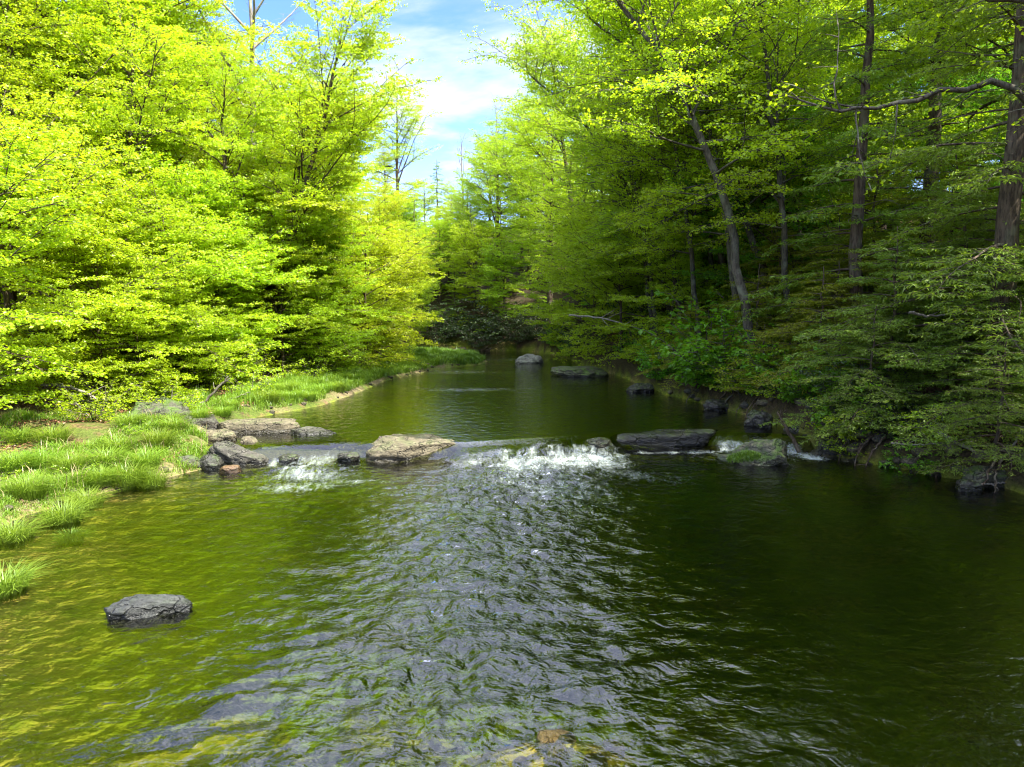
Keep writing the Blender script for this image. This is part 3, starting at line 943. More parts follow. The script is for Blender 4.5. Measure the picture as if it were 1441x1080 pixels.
for i in range(30):
    y = rgf.uniform(26, 60)
    x = float(np.interp(y, RB[:14, 1], RB[:14, 0])) + rgf.uniform(3.5, 17)
    plant([under_a, under_b][i % 2], x, y, 'small layered green tree in the undergrowth of the right slope', 'undergrowth trees of the right slope', rgf.uniform(0, 6.28),
          rgf.uniform(.75, 1.25), leaf=['leaf_mid', 'leaf_mid', 'leaf_deep'][i % 3])
for i in range(12):
    y = rgf.uniform(40, 85)
    x = float(np.interp(y, [30, 55, 85], [14, 12, 8])) + rgf.uniform(0, 26)
    plant([beech_a, hem_a, beech_b, hem_b, beech_a][i % 5], x, y, 'tall tree deep in the shaded wood on the right slope', 'deep wood of the right slope', rgf.uniform(0, 6.28),
          rgf.uniform(.9, 1.2), leaf=None if i % 5 in (1, 3) else ['leaf_mid', 'leaf_bright'][i % 2])
for i in range(16):
    y = rgf.uniform(40, 90)
    x = -float(np.interp(y, [40, 90], [12, 8])) - rgf.uniform(0, 34)
    plant([maple_a, maple_c, maple_b][i % 3], x, y, 'bright green tree in the back rows of the wood on the left bank', 'back-row trees of the left wood', rgf.uniform(0, 6.28),
          rgf.uniform(.85, 1.15), leaf=['leaf_bright', 'leaf_gold'][i % 2])
for i in range(14):
    y = rgf.uniform(26, 48)
    x = float(np.interp(y, [26, 48], [-12.5, -8])) - rgf.uniform(0, 12)
    plant([under_a, under_b][i % 2], x, y, 'small golden-green tree in the undergrowth behind the left shore', 'undergrowth trees of the left wood', rgf.uniform(0, 6.28),
          rgf.uniform(.8, 1.2), leaf=['leaf_bright', 'leaf_gold'][i % 2])
for i in range(26):
    y = rgf.uniform(23, 44)
    x = float(np.interp(y, [23, 30, 44], [-11.5, -9.5, -6.8])) - rgf.uniform(0, 6)
    plant(bright_shrub, x, y, 'waist-high yellow-green shrub under the trees of the left wood', 'waist-high shrubs of the left wood', rgf.uniform(0, 6.28), rgf.uniform(.8, 1.5), cat='shrub',
          leaf=['leaf_bright', 'leaf_gold'][i % 2])
for i in range(16):
    y = rgf.uniform(21.5, 42)
    x = float(np.interp(y, [21, 30, 42], [-12.2, -9.6, -7.0])) - rgf.uniform(0, 4)
    plant([under_b, under_a][i % 2], x, y, 'small golden-green tree in the undergrowth behind the left shore', 'undergrowth trees of the left wood', rgf.uniform(0, 6.28),
          rgf.uniform(.55, .85), leaf=['leaf_bright', 'leaf_gold'][i % 2])
for i in range(22):
    y = rgf.uniform(58.5, 78)
    x = rgf.uniform(-16, 14)
    plant([under_a, under_b, hem_b][i % 3], x, y, 'small tree on the shaded slope behind the undercut bank at the bend', 'slope trees behind the bend', rgf.uniform(0, 6.28),
          rgf.uniform(.7, 1.2) * (.65 if i % 3 == 2 else 1), leaf=[None, 'leaf_mid', None][i % 3] if i % 3 == 2 else ['leaf_mid', 'leaf_bright'][i % 2])
HG = 'hemlocks on the right bank'
for (proto, u, y, rot, sc, lab) in [
    (hem_a, 1400, 17, .6, 1.2, 'tall straight hemlock trunk with bare dead lower branches at the right edge'),
    (hem_b, 1195, 22, 2.0, 1.3, 'dark feathery hemlock above the low hanging boughs, right of the arching trunk'),
    (hem_a, 1290, 25, 3.4, 1.15, 'hemlock with sweeping boughs left of the tall straight trunk'),
    (hem_b, 1120, 34, 4.4, 1.05, 'dark hemlock on the slope behind the arching trunk'),
    (hem_b, 1500, 21, 5.3, 1.1, 'hemlock cut off by the right edge of the photo'),
    (hem_a, 1010, 39, 1.0, .75, 'dark hemlock in the shaded wood behind the slender pale trunk'),
    (hem_b, 905, 50, 3.0, .8, 'small dark hemlock in the deep shade beyond the mossy flat rock'),
    (hem_a, 1350, 36, 2.4, 1.0, 'hemlock far upslope behind the tall straight trunk'),
    (hem_b, 705, 66, 1.5, .75, 'dark hemlock standing above the undercut bank where the stream bends'),
    (hem_b, 640, 62, 4.0, .42, 'smaller dark hemlock behind the grassy bar at the bend'),
    (hem_b, 770, 60, 5.0, .7, 'dark hemlock above the grey midstream boulder at the bend'),
]:
    plant(proto, X(u, y), y, lab, HG, rot, sc)
# trees of the same bank that stand just outside the frame and shade the near water
for i, (x, y, pr, rot, sc) in enumerate([(15.4, 10.2, hem_a, 0, 1.0), (13.0, 6.0, beech_b, 2, 1.05), (15.5, 2.0, hem_b, 3, 1.2), (13.5, -3.0, beech_a, 1, 1.1), (11.8, 3.2, maple_a, .5, .95), (10.6, -5.2, maple_a, 2.5, 1.0), (12.6, 8.6, maple_b, 3.3, .95), (16.5, -7, maple_a, 4.3, 1.1)]):
    plant(pr, x, y, 'tree of the right bank standing just outside the right edge of the photo', 'right-bank trees beside the camera', rot, sc, leaf=None if 'hemlock' in pr['kind'] else 'leaf_mid')

# old tree right of the frame with crooked lichened limbs reaching in
oak = Plant(41)
oak.wood.tube([(0, 0, -.5), (.05, .05, 3), (-.05, .1, 6), (.1, 0, 9), (.2, .1, 12)], [.3, .25, .22, .17, .08], 10)
for pts in ([(0, .05, 5.0), (-1.2, .1, 5.4), (-2.2, .1, 6.0), (-3.0, .2, 6.1), (-3.9, .1, 6.7), (-5.0, .2, 6.5), (-6.0, .3, 6.3), (-6.9, .1, 6.2), (-7.6, .4, 6.5)],
            [(0, .05, 6.3), (-1.3, -.3, 7.0), (-2.4, -.5, 7.1), (-3.6, -.4, 7.7), (-4.9, -.6, 7.8), (-6.0, -.5, 8.3)],
            [(0, .1, 8.0), (-1.2, .5, 8.8), (-2.5, .9, 9.2), (-3.6, 1.1, 9.8), (-4.6, 1.2, 10.2)],
            [(0.1, 0, 9.3), (1.2, .5, 10.6), (2.2, .9, 11.6)], [(0.1, 0, 9.3), (-1.0, -.8, 10.6), (-2.2, -1.3, 11.4)]):
    P = np.array(pts, float)
    uu = np.linspace(0, 1, 22)
    P = np.stack([np.interp(uu, np.linspace(0, 1, len(P)), P[:, i]) for i in range(3)], 1) + oak.r.normal(0, .035, (22, 3))
    oak.wood.tube(P, np.linspace(.10, .014, 22), 7)
    for j_ in range(7):
        b_ = int(oak.r.integers(5, 20))
        sd_ = norm(P[b_ + 1] - P[b_])
        q_ = oak.limb(P[b_], sd_ * .7 + oak.r.normal(0, .6, 3), oak.r.uniform(.7, 1.9), .022, .004, 7, oak.r.uniform(-.4, .6), .16, 4)
        oak.foliate(q_, .3, .3, .7, tstep=.2, tlen=.34, flat=.6)
    oak.foliate(P, .25, .30, 1.25, tstep=.24, tlen=.42, flat=.5)
oak.leaves(5, .10, .075, .5, thin=.55)
oak = oak.done('old_tree', 'bark_grey', 'leaf_mid')
plant(oak, 12.6, 12.6, 'old tree at the right edge with crooked lichened limbs reaching in at top right', RG)

SG = 'low hemlock boughs over the right shore'
for (proto, x, y, rot, sc, leaf, lab) in [
    (hem_low, 10.3, 18.8, .2, 1.0, None, 'low hemlock with dark green boughs drooping over the right shore by the small falls'),
    (hem_low, 11.6, 16.8, 2.2, .95, None, 'low dark green hemlock drooping over the mossy roots at right'),
    (hem_low_b, 9.6, 21.5, 4.1, 1.1, 'needle_gold', 'olive hemlock sapling on the slope above the small falls'),
    (hem_low, 11.0, 22.5, 5.1, 1.05, 'needle_gold', 'larger olive hemlock sapling upslope of the small falls'),
    (hem_low_b, 13.2, 15.8, .9, 1.1, None, 'dark hemlock sapling at the right edge above the pale fallen stick'),
    (hem_low_b, 13.0, 19.5, 3.1, 1.25, None, 'dark hemlock sapling upslope of the drooping low boughs'),
    (hem_low, 14.0, 22.5, 1.4, 1.2, 'needle_gold', 'olive hemlock sapling highest on the slope at right'),
    (hem_low_b, 9.0, 25.5, 2.5, 1.15, 'needle_gold', 'olive hemlock sapling right of the bright green shrubs'),
    (hem_low, 9.4, 18.0, 3.6, .7, None, 'short hemlock with boughs touching the water right of the small falls'),
    (hem_low, 12.4, 17.9, 4.6, 1.15, None, 'dark hemlock sapling between the two drooping low hemlocks at right'),
    (hem_low, 12.6, 24.6, 1.0, 1.3, 'needle_gold', 'tall olive hemlock sapling upslope behind the yellowish shrub'),
    (hem_low, 15.2, 18.2, 2.0, 1.4, None, 'tall dark hemlock sapling by the base of the straight hemlock trunk'),
    (hem_low_b, 11.0, 27.5, 5.5, 1.3, 'needle_gold', 'olive hemlock sapling below the curved grey trunk'),
    (hem_low, 16.4, 21.0, .3, 1.4, None, 'dark hemlock sapling high on the slope near the right edge'),
    (hem_low_b, 10.9, 15.3, 1.3, .8, None, 'small hemlock hanging over the mossy roots at the right shore'),
]:
    plant(proto, x, y, lab, SG, rot, sc, leaf=leaf)
BG = 'leafy shrubs along the right shore'
for (proto, x, y, rot, sc, leaf, lab) in [
    (hobble, 7.6, 26.0, 0, 1.55, 'leaf_deep', 'vivid green broad-leaved shrub hanging over the water mid right shore'),
    (hobble, 8.2, 28.0, 2, 1.6, 'leaf_deep', 'vivid green shrub behind the one hanging over the water'),
    (hobble, 7.0, 30.2, 4, 1.0, 'leaf_mid', 'green shrub at the shore below the slender pale trunk'),
    (sprout, 6.7, 33.0, 1, 1.1, 'leaf_mid', 'light green shrub at the shore just upstream of the slender trunk'),
    (hobble, 6.4, 36.5, 3, 1.0, 'leaf_deep', 'dark green shrub beside the mossy flat rock'),
    (sprout, 5.6, 40.5, 5, 1.1, 'leaf_mid', 'light shrub upstream of the mossy flat rock'),
    (sprout, 9.3, 24.0, 2.2, 1.0, 'leaf_mid', 'yellowish shrub between the olive sapling and the vivid green shrub'),
    (hobble, 9.8, 29.5, 5.2, 1.2, 'leaf_mid', 'broad-leaved shrub upslope under the arching tree'),
    (sprout, 8.7, 34.5, .7, 1.2, 'leaf_mid', 'leafy shrub on the slope behind the slender pale trunk'),
    (laurel, 4.9, 45, 1.2, 1.2, None, 'dark evergreen shrub at the right shore near the midstream boulder'),
    (laurel, 4.0, 51.5, 2.2, 1.3, None, 'dark evergreen shrub on the right of the bend'),
    (laurel, 2.0, 57.0, 3.2, 1.6, None, 'dark evergreen shrub on the undercut bank facing down the pool'),
    (laurel, -1.2, 58.3, 4.2, 1.6, None, 'dark evergreen shrub at the middle of the undercut bank'),
    (laurel, -4.6, 59.0, 5.2, 1.6, None, 'dark evergreen shrub on the undercut bank above the fallen log'),
    (laurel, .6, 56.6, .4, 1.5, None, 'dark evergreen shrub low on the undercut bank behind the grey midstream boulder'),
    (laurel, -2.6, 57.2, 1.4, 1.5, None, 'dark evergreen shrub low on the undercut bank between two others'),
    (laurel, 3.1, 54.0, 2.6, 1.3, None, 'dark evergreen shrub hanging over the water right of the grey midstream boulder'),
    (laurel, -6.2, 58.0, 3.6, 1.5, None, 'dark evergreen shrub on the bank behind the grassy bar'),
    (laurel, 8.2, 40, .2, 1.4, None, 'dark evergreen shrub in the shade behind the dark green shrub'),
    (laurel, 7.6, 46, 1.0, 1.4, None, 'dark evergreen shrub in shade up from the right shore of the far pool'),
    (laurel, 10.8, 35.5, 2.9, 1.4, None, 'dark evergreen shrub under the arching trees on the right slope'),
]:
    plant(proto, x, y, lab, BG, rot, sc, cat='shrub', leaf=leaf)
for i, (x, y, rot, sc) in enumerate([(-10.2, 20.3, 0, .7), (-11.6, 19.0, 1, .8), (-9.3, 24.6, 2, .7), (-9.0, 30.5, 3, .8), (-7.6, 35.5, 4, .9), (-12.8, 21.5, 5, .9), (-11.0, 26.3, 2.5, .8), (-6.6, 40.5, 1.2, .9)]):
    plant(bright_shrub, x, y, 'knee-high yellow-green leafy shrub growing along the left bank', 'knee-high shrubs of the left bank', rot, sc, cat='shrub')

# far wood beyond the bend
rgs = np.random.default_rng(202)
for i in range(36):
    q = rgs.uniform(4.0, 13.2)
    p0 = RB[int(q)] + (RB[int(q) + 1] - RB[int(q)]) * (q - int(q))
    y, x = p0[1] + rgs.uniform(-.3, .3), p0[0] + rgs.uniform(.1, 1.6)
    plant([sprout, laurel, hobble][i % 3], x, y, 'low leafy shrub overhanging the edge of the right bank', 'low shrubs edging the right bank', rgs.uniform(0, 6.28), rgs.uniform(.5, .85),
          cat='shrub', leaf=['leaf_mid', 'leaf_dark', 'leaf_deep'][i % 3])
for i in range(16):
    y = rgs.uniform(14.5, 30)
    x = float(np.interp(y, RB[:10, 1], RB[:10, 0])) + rgs.uniform(.5, 7)
    plant([hem_low, hem_low_b][i % 2], x, y, 'young hemlock among the undergrowth of the right slope', 'young hemlocks of the right slope', rgs.uniform(0, 6.28), rgs.uniform(.6, 1.15),
          leaf=[None, 'needle_gold'][int(y > 20)])
FG = 'trees on the far hillside beyond the bend'
plant(budding, X(652, 74), 74, 'pinkish-grey tree barely in bud against the sky at the end of the gap', FG, 0, .78, dz=.5)
plant(budding, X(700, 80), 80, 'second budding tree, partly hidden by the beech at the right of the sky gap', FG, 2, 1.0)
for i, (pr, u, y, rot, sc, lf) in enumerate([(maple_a, 600, 84, 1, .42, 'leaf_bright'), (maple_c, 545, 90, 2, .6, 'leaf_gold'), (maple_b, 640, 88, 3, .42, 'leaf_gold'), (maple_a, 690, 92, 4, .7, 'leaf_mid'),
                                             (maple_b, 735, 70, 5, 1.0, 'leaf_mid'), (maple_a, 700, 64, 5, .85, 'leaf_mid'), (maple_b, 658, 70, 2, .6, 'leaf_bright'), (maple_a, 620, 66, 3.3, .42, 'leaf_bright'), (maple_c, 770, 66, 1.3, .95, 'leaf_mid'), (beech_a, 700, 72, 0, .85, 'leaf_bright'), (beech_b, 585, 70, .5, .45, 'leaf_bright'), (maple_b, 625, 75, 1.5, .38, 'leaf_gold'), (beech_a, 665, 66, 2.5, .6, 'leaf_mid'), (beech_b, 800, 80, 2, 1.0, 'leaf_bright'), (beech_a, 870, 78, 1, 1.1, 'leaf_bright'),
                                             (maple_c, 480, 98, 2.6, .85, 'leaf_bright'), (beech_b, 980, 78, .6, 1.1, 'leaf_bright'), (beech_a, 1110, 70, 3.1, 1.1, 'leaf_bright')]):
    plant(pr, X(u, y), y, 'green tree on the far hillside beyond the bend of the stream', FG, rot, sc, leaf=lf)
spire = hemlock(18, 'spruce_tree', 8.5, .12, 2.1, .08, .22, leaf='needle', leafL=.2)
plant(spire, X(617, 96), 96, 'small pointed conifer tip at the foot of the sky gap', FG, 0, 1.0, dz=1.0)


# ------------------------------------------------------------------ rocks
def rock_mesh(name, dims, seed, mat, n=2.4, amp=.10, strata=.0, lobes=1.6, sub=5, slope=(0, 0), taper=(0, 0)):
    bm = bmesh.new()
    bmesh.ops.create_icosphere(bm, subdivisions=sub, radius=1)
    rng = np.random.default_rng(seed)
    off = Vector(rng.uniform(-50, 50, 3))
    cut = [(Vector(norm(rng.normal(0, 1, 3) * [1, 1, .35])), rng.uniform(.66, .93)) for _ in range(9)]
    for v in bm.verts:
        d = v.co.normalized()
        q = d * (abs(d.x) ** n + abs(d.y) ** n + abs(d.z) ** n) ** (-1 / n)
        for nn, k in cut:
            e = q.dot(nn)
            if e > k:
                q = q - nn * (e - k) * .85
        f = 1 + amp * mnoise.fractal(d * lobes + off, .65, 2.2, 7)
        q = q * f
        if strata:
            b = mnoise.noise(Vector((q.x * .4, q.y * .4, q.z * dims[2] * 13)) + off)
            w = max(0, 1 - abs(q.z) * .55)
            q = Vector((q.x * (1 + strata * b * w), q.y * (1 + strata * b * w), q.z))
        x, y, z = q.x * dims[0] / 2, q.y * dims[1] / 2, q.z * dims[2] / 2
        tx = 1 + taper[0] * q.x
        v.co = (x, y * tx, z * (1 + taper[1] * q.x) + slope[0] * x + slope[1] * y)
    me = bpy.data.meshes.new(name)
    bm.to_mesh(me)
    bm.free()
    me.polygons.foreach_set('use_smooth', np.ones(len(me.polygons), bool))
    me.materials.append(M[mat])
    return me


def rock(u, v, z0, w_px, h, deep, label, mat, seed, n=2.6, rot=0, group=None, name='boulder', cat='rock', sink=.58, **kw):
    """rock whose waterline front the photo shows at pixel (u, v) on height z0; w_px its width in the photo"""
    x, y = ground_point(u, v, z0)
    w = w_px / F_PX * math.hypot(y, CAM_Z - z0)
    full = h / (1 - sink)
    me = rock_mesh(name, (w, deep, full), seed, mat, n, **kw)
    o = link(name, me, None, (x, y + deep * .42, z0 + h - full / 2), rot)
    return tag(o, label, cat, group)


SL = dict(name='rock_slab', strata=.08)
rock(571, 649, 0, 150, .46, 1.7, 'big flat tan slab with a dark wet front edge, left of the middle cascade', 'rock_tan', 1, 5.5, .04, amp=.12, taper=(-.15, -.12), **SL)
rock(940, 631, .02, 148, .42, 1.0, 'long dark ledge slab with pale lichen on top, right of the middle cascade', 'rock_dark', 22, 8, -.02, amp=.10, slope=(.06, 0), **SL)
rock(1066, 655, 0, 98, .50, 1.1, 'wedge-shaped rock with bright moss on its top below the right falls', 'rock_moss', 3, 2.8, .1, amp=.22, slope=(.16, 0), name='mossy_rock')
rock(360, 620, .2, 124, .48, 1.1, 'long flat tan slab with cracked top, longest of the left shore slabs', 'rock_tan', 4, 8, -.12, amp=.10, **SL)
rock(436, 615, .34, 84, .17, .8, 'dark pointed slab tip running into the water from the long tan slab', 'rock_grey', 5, 3, -.1, amp=.15, taper=(-.4, -.3), sink=.75, **SL)
rock(297, 627, .25, 76, .34, 1.0, 'squarish pale tan slab in front of the long flat slab', 'rock_tan', 6, 4, .1, amp=.12, **SL)
rock(326, 655, .0, 112, .40, .8, 'dark layered slab tilted down into the small left cascade', 'rock_grey', 7, 4, -.18, amp=.16, slope=(-.26, -.1), **SL)
rock(347, 632, .22, 36, .30, .55, 'smooth round tan boulder tucked behind the tilted dark slab', 'rock_tan', 8, 2.2, 0, amp=.07)
rock(322, 667, 0, 36, .17, .4, 'rounded orange-brown stone under the tilted dark slab', 'rock_orange', 9, 2.3, .1, amp=.08)
rock(258, 662, .02, 44, .32, .6, 'brown rounded boulder at the end of the grassy bank', 'rock_moss', 10, 2.3, 0, amp=.1)
rock(290, 662, .0, 34, .34, .6, 'dark mossy stone between the brown boulder and the orange stone', 'rock_dark', 11, 2.3, 0, amp=.12)
rock(205, 606, .55, 112, .75, 1.8, 'large mossy boulder under the small trees on the left bank', 'rock_moss', 12, 2.5, .2, amp=.18, strata=.05)
rock(212, 617, .42, 66, .26, .8, 'flat pale slab lying in front of the large mossy boulder', 'rock_tan', 13, 4.5, .05, amp=.1, **SL)
rock(278, 606, .45, 60, .34, .9, 'dark slab wedged between the mossy boulder and the long tan slab', 'rock_grey', 14, 3.6, -.1, amp=.16, **SL)
rock(143, 632, .35, 34, .30, .6, 'pale pinkish stone showing in the grass behind the tussocks', 'rock_tan', 15, 2.4, .4, amp=.12)
rock(118, 634, .40, 26, .24, .5, 'smaller pale stone left of the pinkish stone in the grass', 'rock_tan', 16, 2.4, 1.0, amp=.12)
rock(193, 872, 0, 116, .20, .55, 'dark grey boulder standing alone in the near water at lower left', 'rock_slate', 17, 2.3, .22, amp=.13, strata=.03)
rock(745, 512, .38, 42, .52, 1.6, 'grey humped boulder midstream at the head of the far pool', 'rock_pale', 18, 2.4, .2, amp=.18, slope=(.1, 0))
rock(818, 531, .38, 84, .40, 2.6, 'low flat mossy rock at the right shore of the far pool', 'rock_moss', 19, 3.5, .1, amp=.15, strata=.05, name='mossy_rock')
rock(1177, 643, .0, 44, .36, .7, 'mossy brown rock at the right shore beside the small falls', 'rock_moss', 20, 2.5, .1, amp=.18)
rock(1215, 646, .0, 42, .30, .6, 'dark wet rock under the drooping hemlock boughs', 'rock_dark', 21, 2.6, .1, amp=.2)
rock(1126, 622, .1, 34, .42, .7, 'dark rock at the edge of the small right falls', 'rock_dark', 23, 2.6, .4, amp=.2)
rock(1330, 664, .05, 70, .55, .9, 'mossy undercut rock among roots on the right shore', 'rock_moss', 24, 2.5, .1, amp=.25, strata=.06, name='mossy_rock')
rock(1265, 655, .0, 44, .42, .8, 'dark rock left of the mossy undercut rock on the right shore', 'rock_dark', 25, 2.5, .3, amp=.22)
rock(1405, 684, .05, 70, .34, .9, 'flat mossy rock at the right edge of the photo by the water', 'rock_moss', 26, 3.2, .1, amp=.2)
rock(1370, 693, .0, 40, .20, .5, 'dark low stone in front of the flat mossy rock at the right edge', 'rock_dark', 27, 2.5, .1, amp=.2)
rock(1010, 578, .38, 44, .34, .7, 'dark rock at the right shore under the vivid green shrub', 'rock_dark', 28, 2.5, .3, amp=.2)
rock(1075, 602, .38, 48, .4, .8, 'dark layered rock at the right shore upstream of the falls', 'rock_dark', 29, 2.8, .3, amp=.2)
rock(905, 552, .38, 40, .36, .8, 'dark rock below the light shrub on the right shore', 'rock_dark', 30, 2.5, .3, amp=.2)
rock(777, 632, .08, 52, .20, .6, 'rock under thin pouring water in the middle cascade', 'rock_dark', 31, 2.6, .1, amp=.14)
rock(845, 633, .08, 50, .25, .7, 'rounded wet rock between the middle cascade and the long dark slab', 'rock_moss', 32, 2.6, .1, amp=.14)
rock(404, 650, .05, 36, .15, .5, 'wet dark rock splashed by the small left cascade', 'rock_dark', 33, 2.4, .1, amp=.14)
rock(488, 651, .0, 36, .22, .6, 'small dark wet rock at the left end of the big flat slab', 'rock_dark', 34, 2.4, .1, amp=.18)
rock(505, 468 + 36, .6, 20, .3, .6, 'pale stone half hidden in grass at the far left shore', 'rock_tan', 35, 2.4, .1, amp=.14)
cob = [rock_mesh('cobble', (1, .8, .55), 50 + i, ['rock_tan', 'rock_grey', 'rock_tan', 'rock_orange'][i], 2.3, amp=.1, sub=3) for i in range(4)]
rg = np.random.default_rng(5)


def cobbles(n, region, zoff, lab, group, smin=.08, smax=.26):
    k = 0
    while k < n:
        x, y = region()
        o = link('cobble', cob[(rg.choice([0, 2]) if 'left' in lab or 'grassy' in lab else rg.integers(0, 3)) if rg.random() < .95 else 3], None, (x, y, gz(x, y) + zoff), rg.uniform(0, 6.28))
        s_ = rg.uniform(smin, smax)
        o.scale = (s_, s_, s_ * rg.uniform(.7, 1.1))
        tag(o, lab, 'stone', group)
        k += 1


def shore(P, i0, i1, a, b):
    def f():
        q = rg.uniform(i0, i1)
        i = int(q)
        p = P[i] + (P[i + 1] - P[i]) * (q - i)
        dx = rg.uniform(a, b)
        return p[0] + dx, p[1] + rg.uniform(-.1, .1)
    return f


cobbles(34, shore(LB, 11, 15, -.8, -.12), .02, 'small pale cobble on the gravel strip of the upper left shore', 'cobbles of the upper left shore')
cobbles(40, shore(LB, 14.2, 16.5, -1.0, -.1), .02, 'small pink-grey cobble on the gravel point below the grassy bar', 'cobbles of the gravel point', .1, .32)
cobbles(36, shore(LB, 4, 8.2, -.35, .3), .01, 'small brown cobble at the foot of the grassy left bank', 'cobbles of the near left shore')
cobbles(80, shore(RB, 2.4, 9, -.2, .45), .04, 'small dark cobble at the foot of the right bank', 'cobbles of the right shore', .15, .55)
cob = [rock_mesh('cobble', (1, .8, .5), 70 + i, 'rock_gold', 2.3, amp=.12, sub=3) for i in range(4)]
cobbles(30, lambda: (rg.normal(.5, .7), rg.normal(5.75, .35)), .0, 'golden-brown cobble on the streambed under the near water', 'cobbles under the near water', .12, .34)

# ------------------------------------------------------------------ grass
def blades(C, H, az, bend, W):
    n = len(C)
    d = np.stack([np.cos(az), np.sin(az), np.zeros(n)], 1)
    sd = np.stack([-np.sin(az), np.cos(az), np.zeros(n)], 1)
    H, bend, W = H[:, None], bend[:, None], W[:, None]
    up = np.array([0, 0, 1.0])
    m1 = C + up * H * .6 + d * bend * .28 * H
    t1 = C + up * H * (1 - .28 * bend) + d * bend * H * .95
    V = np.stack([C - sd * W, C + sd * W, m1 + sd * W * .8, m1 - sd * W * .8, t1 + sd * W * .12, t1 - sd * W * .12], 1).reshape(-1, 3)
    b = np.arange(n)[:, None] * 6
    Fq = np.concatenate([b + np.array([[0, 1, 2, 3]]), b + np.array([[3, 2, 4, 5]])], 1).reshape(-1, 4)
    return V, Fq


def grass_field(name, n, xr, yr, accept, hmin, hmax, mat, label, seed):
    r = np.random.default_rng(seed)
    x, y = r.uniform(*xr, n), r.uniform(*yr, n)
    keep = accept(x, y, r)
    x, y = x[keep], y[keep]
    C = np.stack([x, y, ground_z(x, y) - .02], 1)
    k = len(x)
    cl = .35 + 1.1 * np.clip(perlin(x * 1.4, y * 1.4, 31) + .45, 0, 1)
    V, Fq = blades(C, r.uniform(hmin, hmax, k) * cl, r.uniform(0, 6.28, k), r.uniform(.15, 1.0, k), r.uniform(.004, .009, k) * (1 + .02 * y))
    tag(link(name, build_mesh(name, V, Fq, M[mat])), label, 'grass', None, 'stuff')


def acc_near(x, y, r):
    d, rt, _, _ = banks(x, y)
    return (rt < .5) & (d > .05) & (d < 5.0) & (perlin(x * .5, y * .5, 33) + .75 * smooth(4.0, .8, d) + r.normal(0, .1, len(x)) > .30) & (np.hypot((x + 8.0) / 1.6, (y - 20.3) / 2.0) > 1) & (perlin(x * 1.3, y * 1.3, 37) > -.38)


grass_field('bank_grass', 210000, (-15, -6), (8, 22), acc_near, .08, .26, 'grass', 'bright green grass covering the near left bank', 1)


grass_field('dry_grass', 9000, (-15, -6), (8, 22), acc_near, .15, .42, 'grass_dry', 'straw-coloured dry stems among the green grass of the near left bank', 8)


def acc_up(x, y, r):
    d, rt, _, _ = banks(x, y)
    return (rt < .5) & (d > .25) & (d < 4.2) & (perlin(x * .4, y * .4, 35) + .7 * smooth(4.0, 1.2, d) + r.normal(0, .1, len(x)) > .22)


grass_field('shore_grass', 170000, (-13, -3), (22, 42), acc_up, .14, .38, 'grass', 'green grass along the upper left shore under the trees', 2)


def acc_bar(x, y, r):
    d, rt, _, _ = banks(x, y)
    return (rt < .5) & (d > .15) & (d < 4.5)


grass_field('bar_grass', 60000, (-9, -1), (41.5, 51), acc_bar, .2, .42, 'grass_deep', 'deep green grass on the low bar at the bend of the stream', 3)


def tussock_mesh(seed, n=420, h=.42, rad=.22, mat='grass'):
    r = np.random.default_rng(seed)
    a = r.uniform(0, 6.28, n)
    q = rad * np.sqrt(r.random(n))
    C = np.stack([np.cos(a) * q, np.sin(a) * q, np.full(n, -.04)], 1)
    V, Fq = blades(C, r.uniform(.5, 1.1, n) * h, a + r.normal(0, .5, n), np.clip(.25 + 1.1 * q / rad * r.uniform(.4, 1.1, n), 0, 1.35), r.uniform(.004, .008, n))
    return build_mesh('grass_tussock', V, Fq, M[mat])


tus = [tussock_mesh(60 + i, 480, .40 + .05 * i) for i in range(3)]


def tussock(x, y, s_, i, lab, group):
    o = link('grass_tussock', tus[i % 3], None, (x, y, gz(x, y)), rg.uniform(0, 6.28))
    o.scale = (s_, s_, s_)
    tag(o, lab, 'grass tussock', group)


TG = 'grass tussocks on the near left bank'
i = 0
for (u, v, z, s_) in [(15, 738, .25, 1.3), (5, 818, .15, 1.1), (88, 715, .25, 1.15), (120, 690, .3, 1.2), (40, 690, .35, 1.2), (180, 670, .25, 1.35), (205, 655, .3, 1.3), (150, 655, .35, 1.3), (225, 635, .35, 1.2),
                      (185, 622, .4, 1.2), (245, 625, .35, 1.1), (100, 660, .4, 1.2), (60, 655, .45, 1.2), (20, 660, .45, 1.3), (75, 632, .5, 1.2), (30, 628, .55, 1.2), (165, 640, .38, 1.2), (212, 672, .2, 1.1),
                      (140, 672, .3, 1.2), (100, 740, .15, .7)]:
    x, y = ground_point(u, v, z)
    tussock(x, y, s_, i, 'arching bright green grass tussock on the near left bank', TG)
    i += 1
for k in range(16):
    q = rg.uniform(9, 13.5)
    p0 = LB[int(q)] + (LB[int(q) + 1] - LB[int(q)]) * (q - int(q))
    tussock(p0[0] - rg.uniform(.4, 1.6), p0[1], rg.uniform(.9, 1.3), k, 'green grass tussock on the upper left shore behind the slabs', 'grass tussocks on the upper left shore')
# moss and grass on the wedge rock
x, y = ground_point(1058, 640, .5)
rt = np.random.default_rng(77)
n = 1500
a, q = rt.uniform(0, 6.28, n), np.sqrt(rt.random(n))
px_, py_ = -.1 + np.cos(a) * q * .40, np.sin(a) * q * .30
V, Fq = blades(np.stack([px_, py_, .0 + .16 * px_ - .10 * q ** 2], 1), rt.uniform(.06, .15, n), rt.uniform(0, 6.28, n), rt.uniform(.3, 1.1, n), np.full(n, .006))
tag(link('moss_tuft', build_mesh('moss_tuft', V, Fq, M['grass_deep']), None, (x, y + .25, .44)), 'bright green mossy grass growing on the wedge-shaped rock', 'moss')

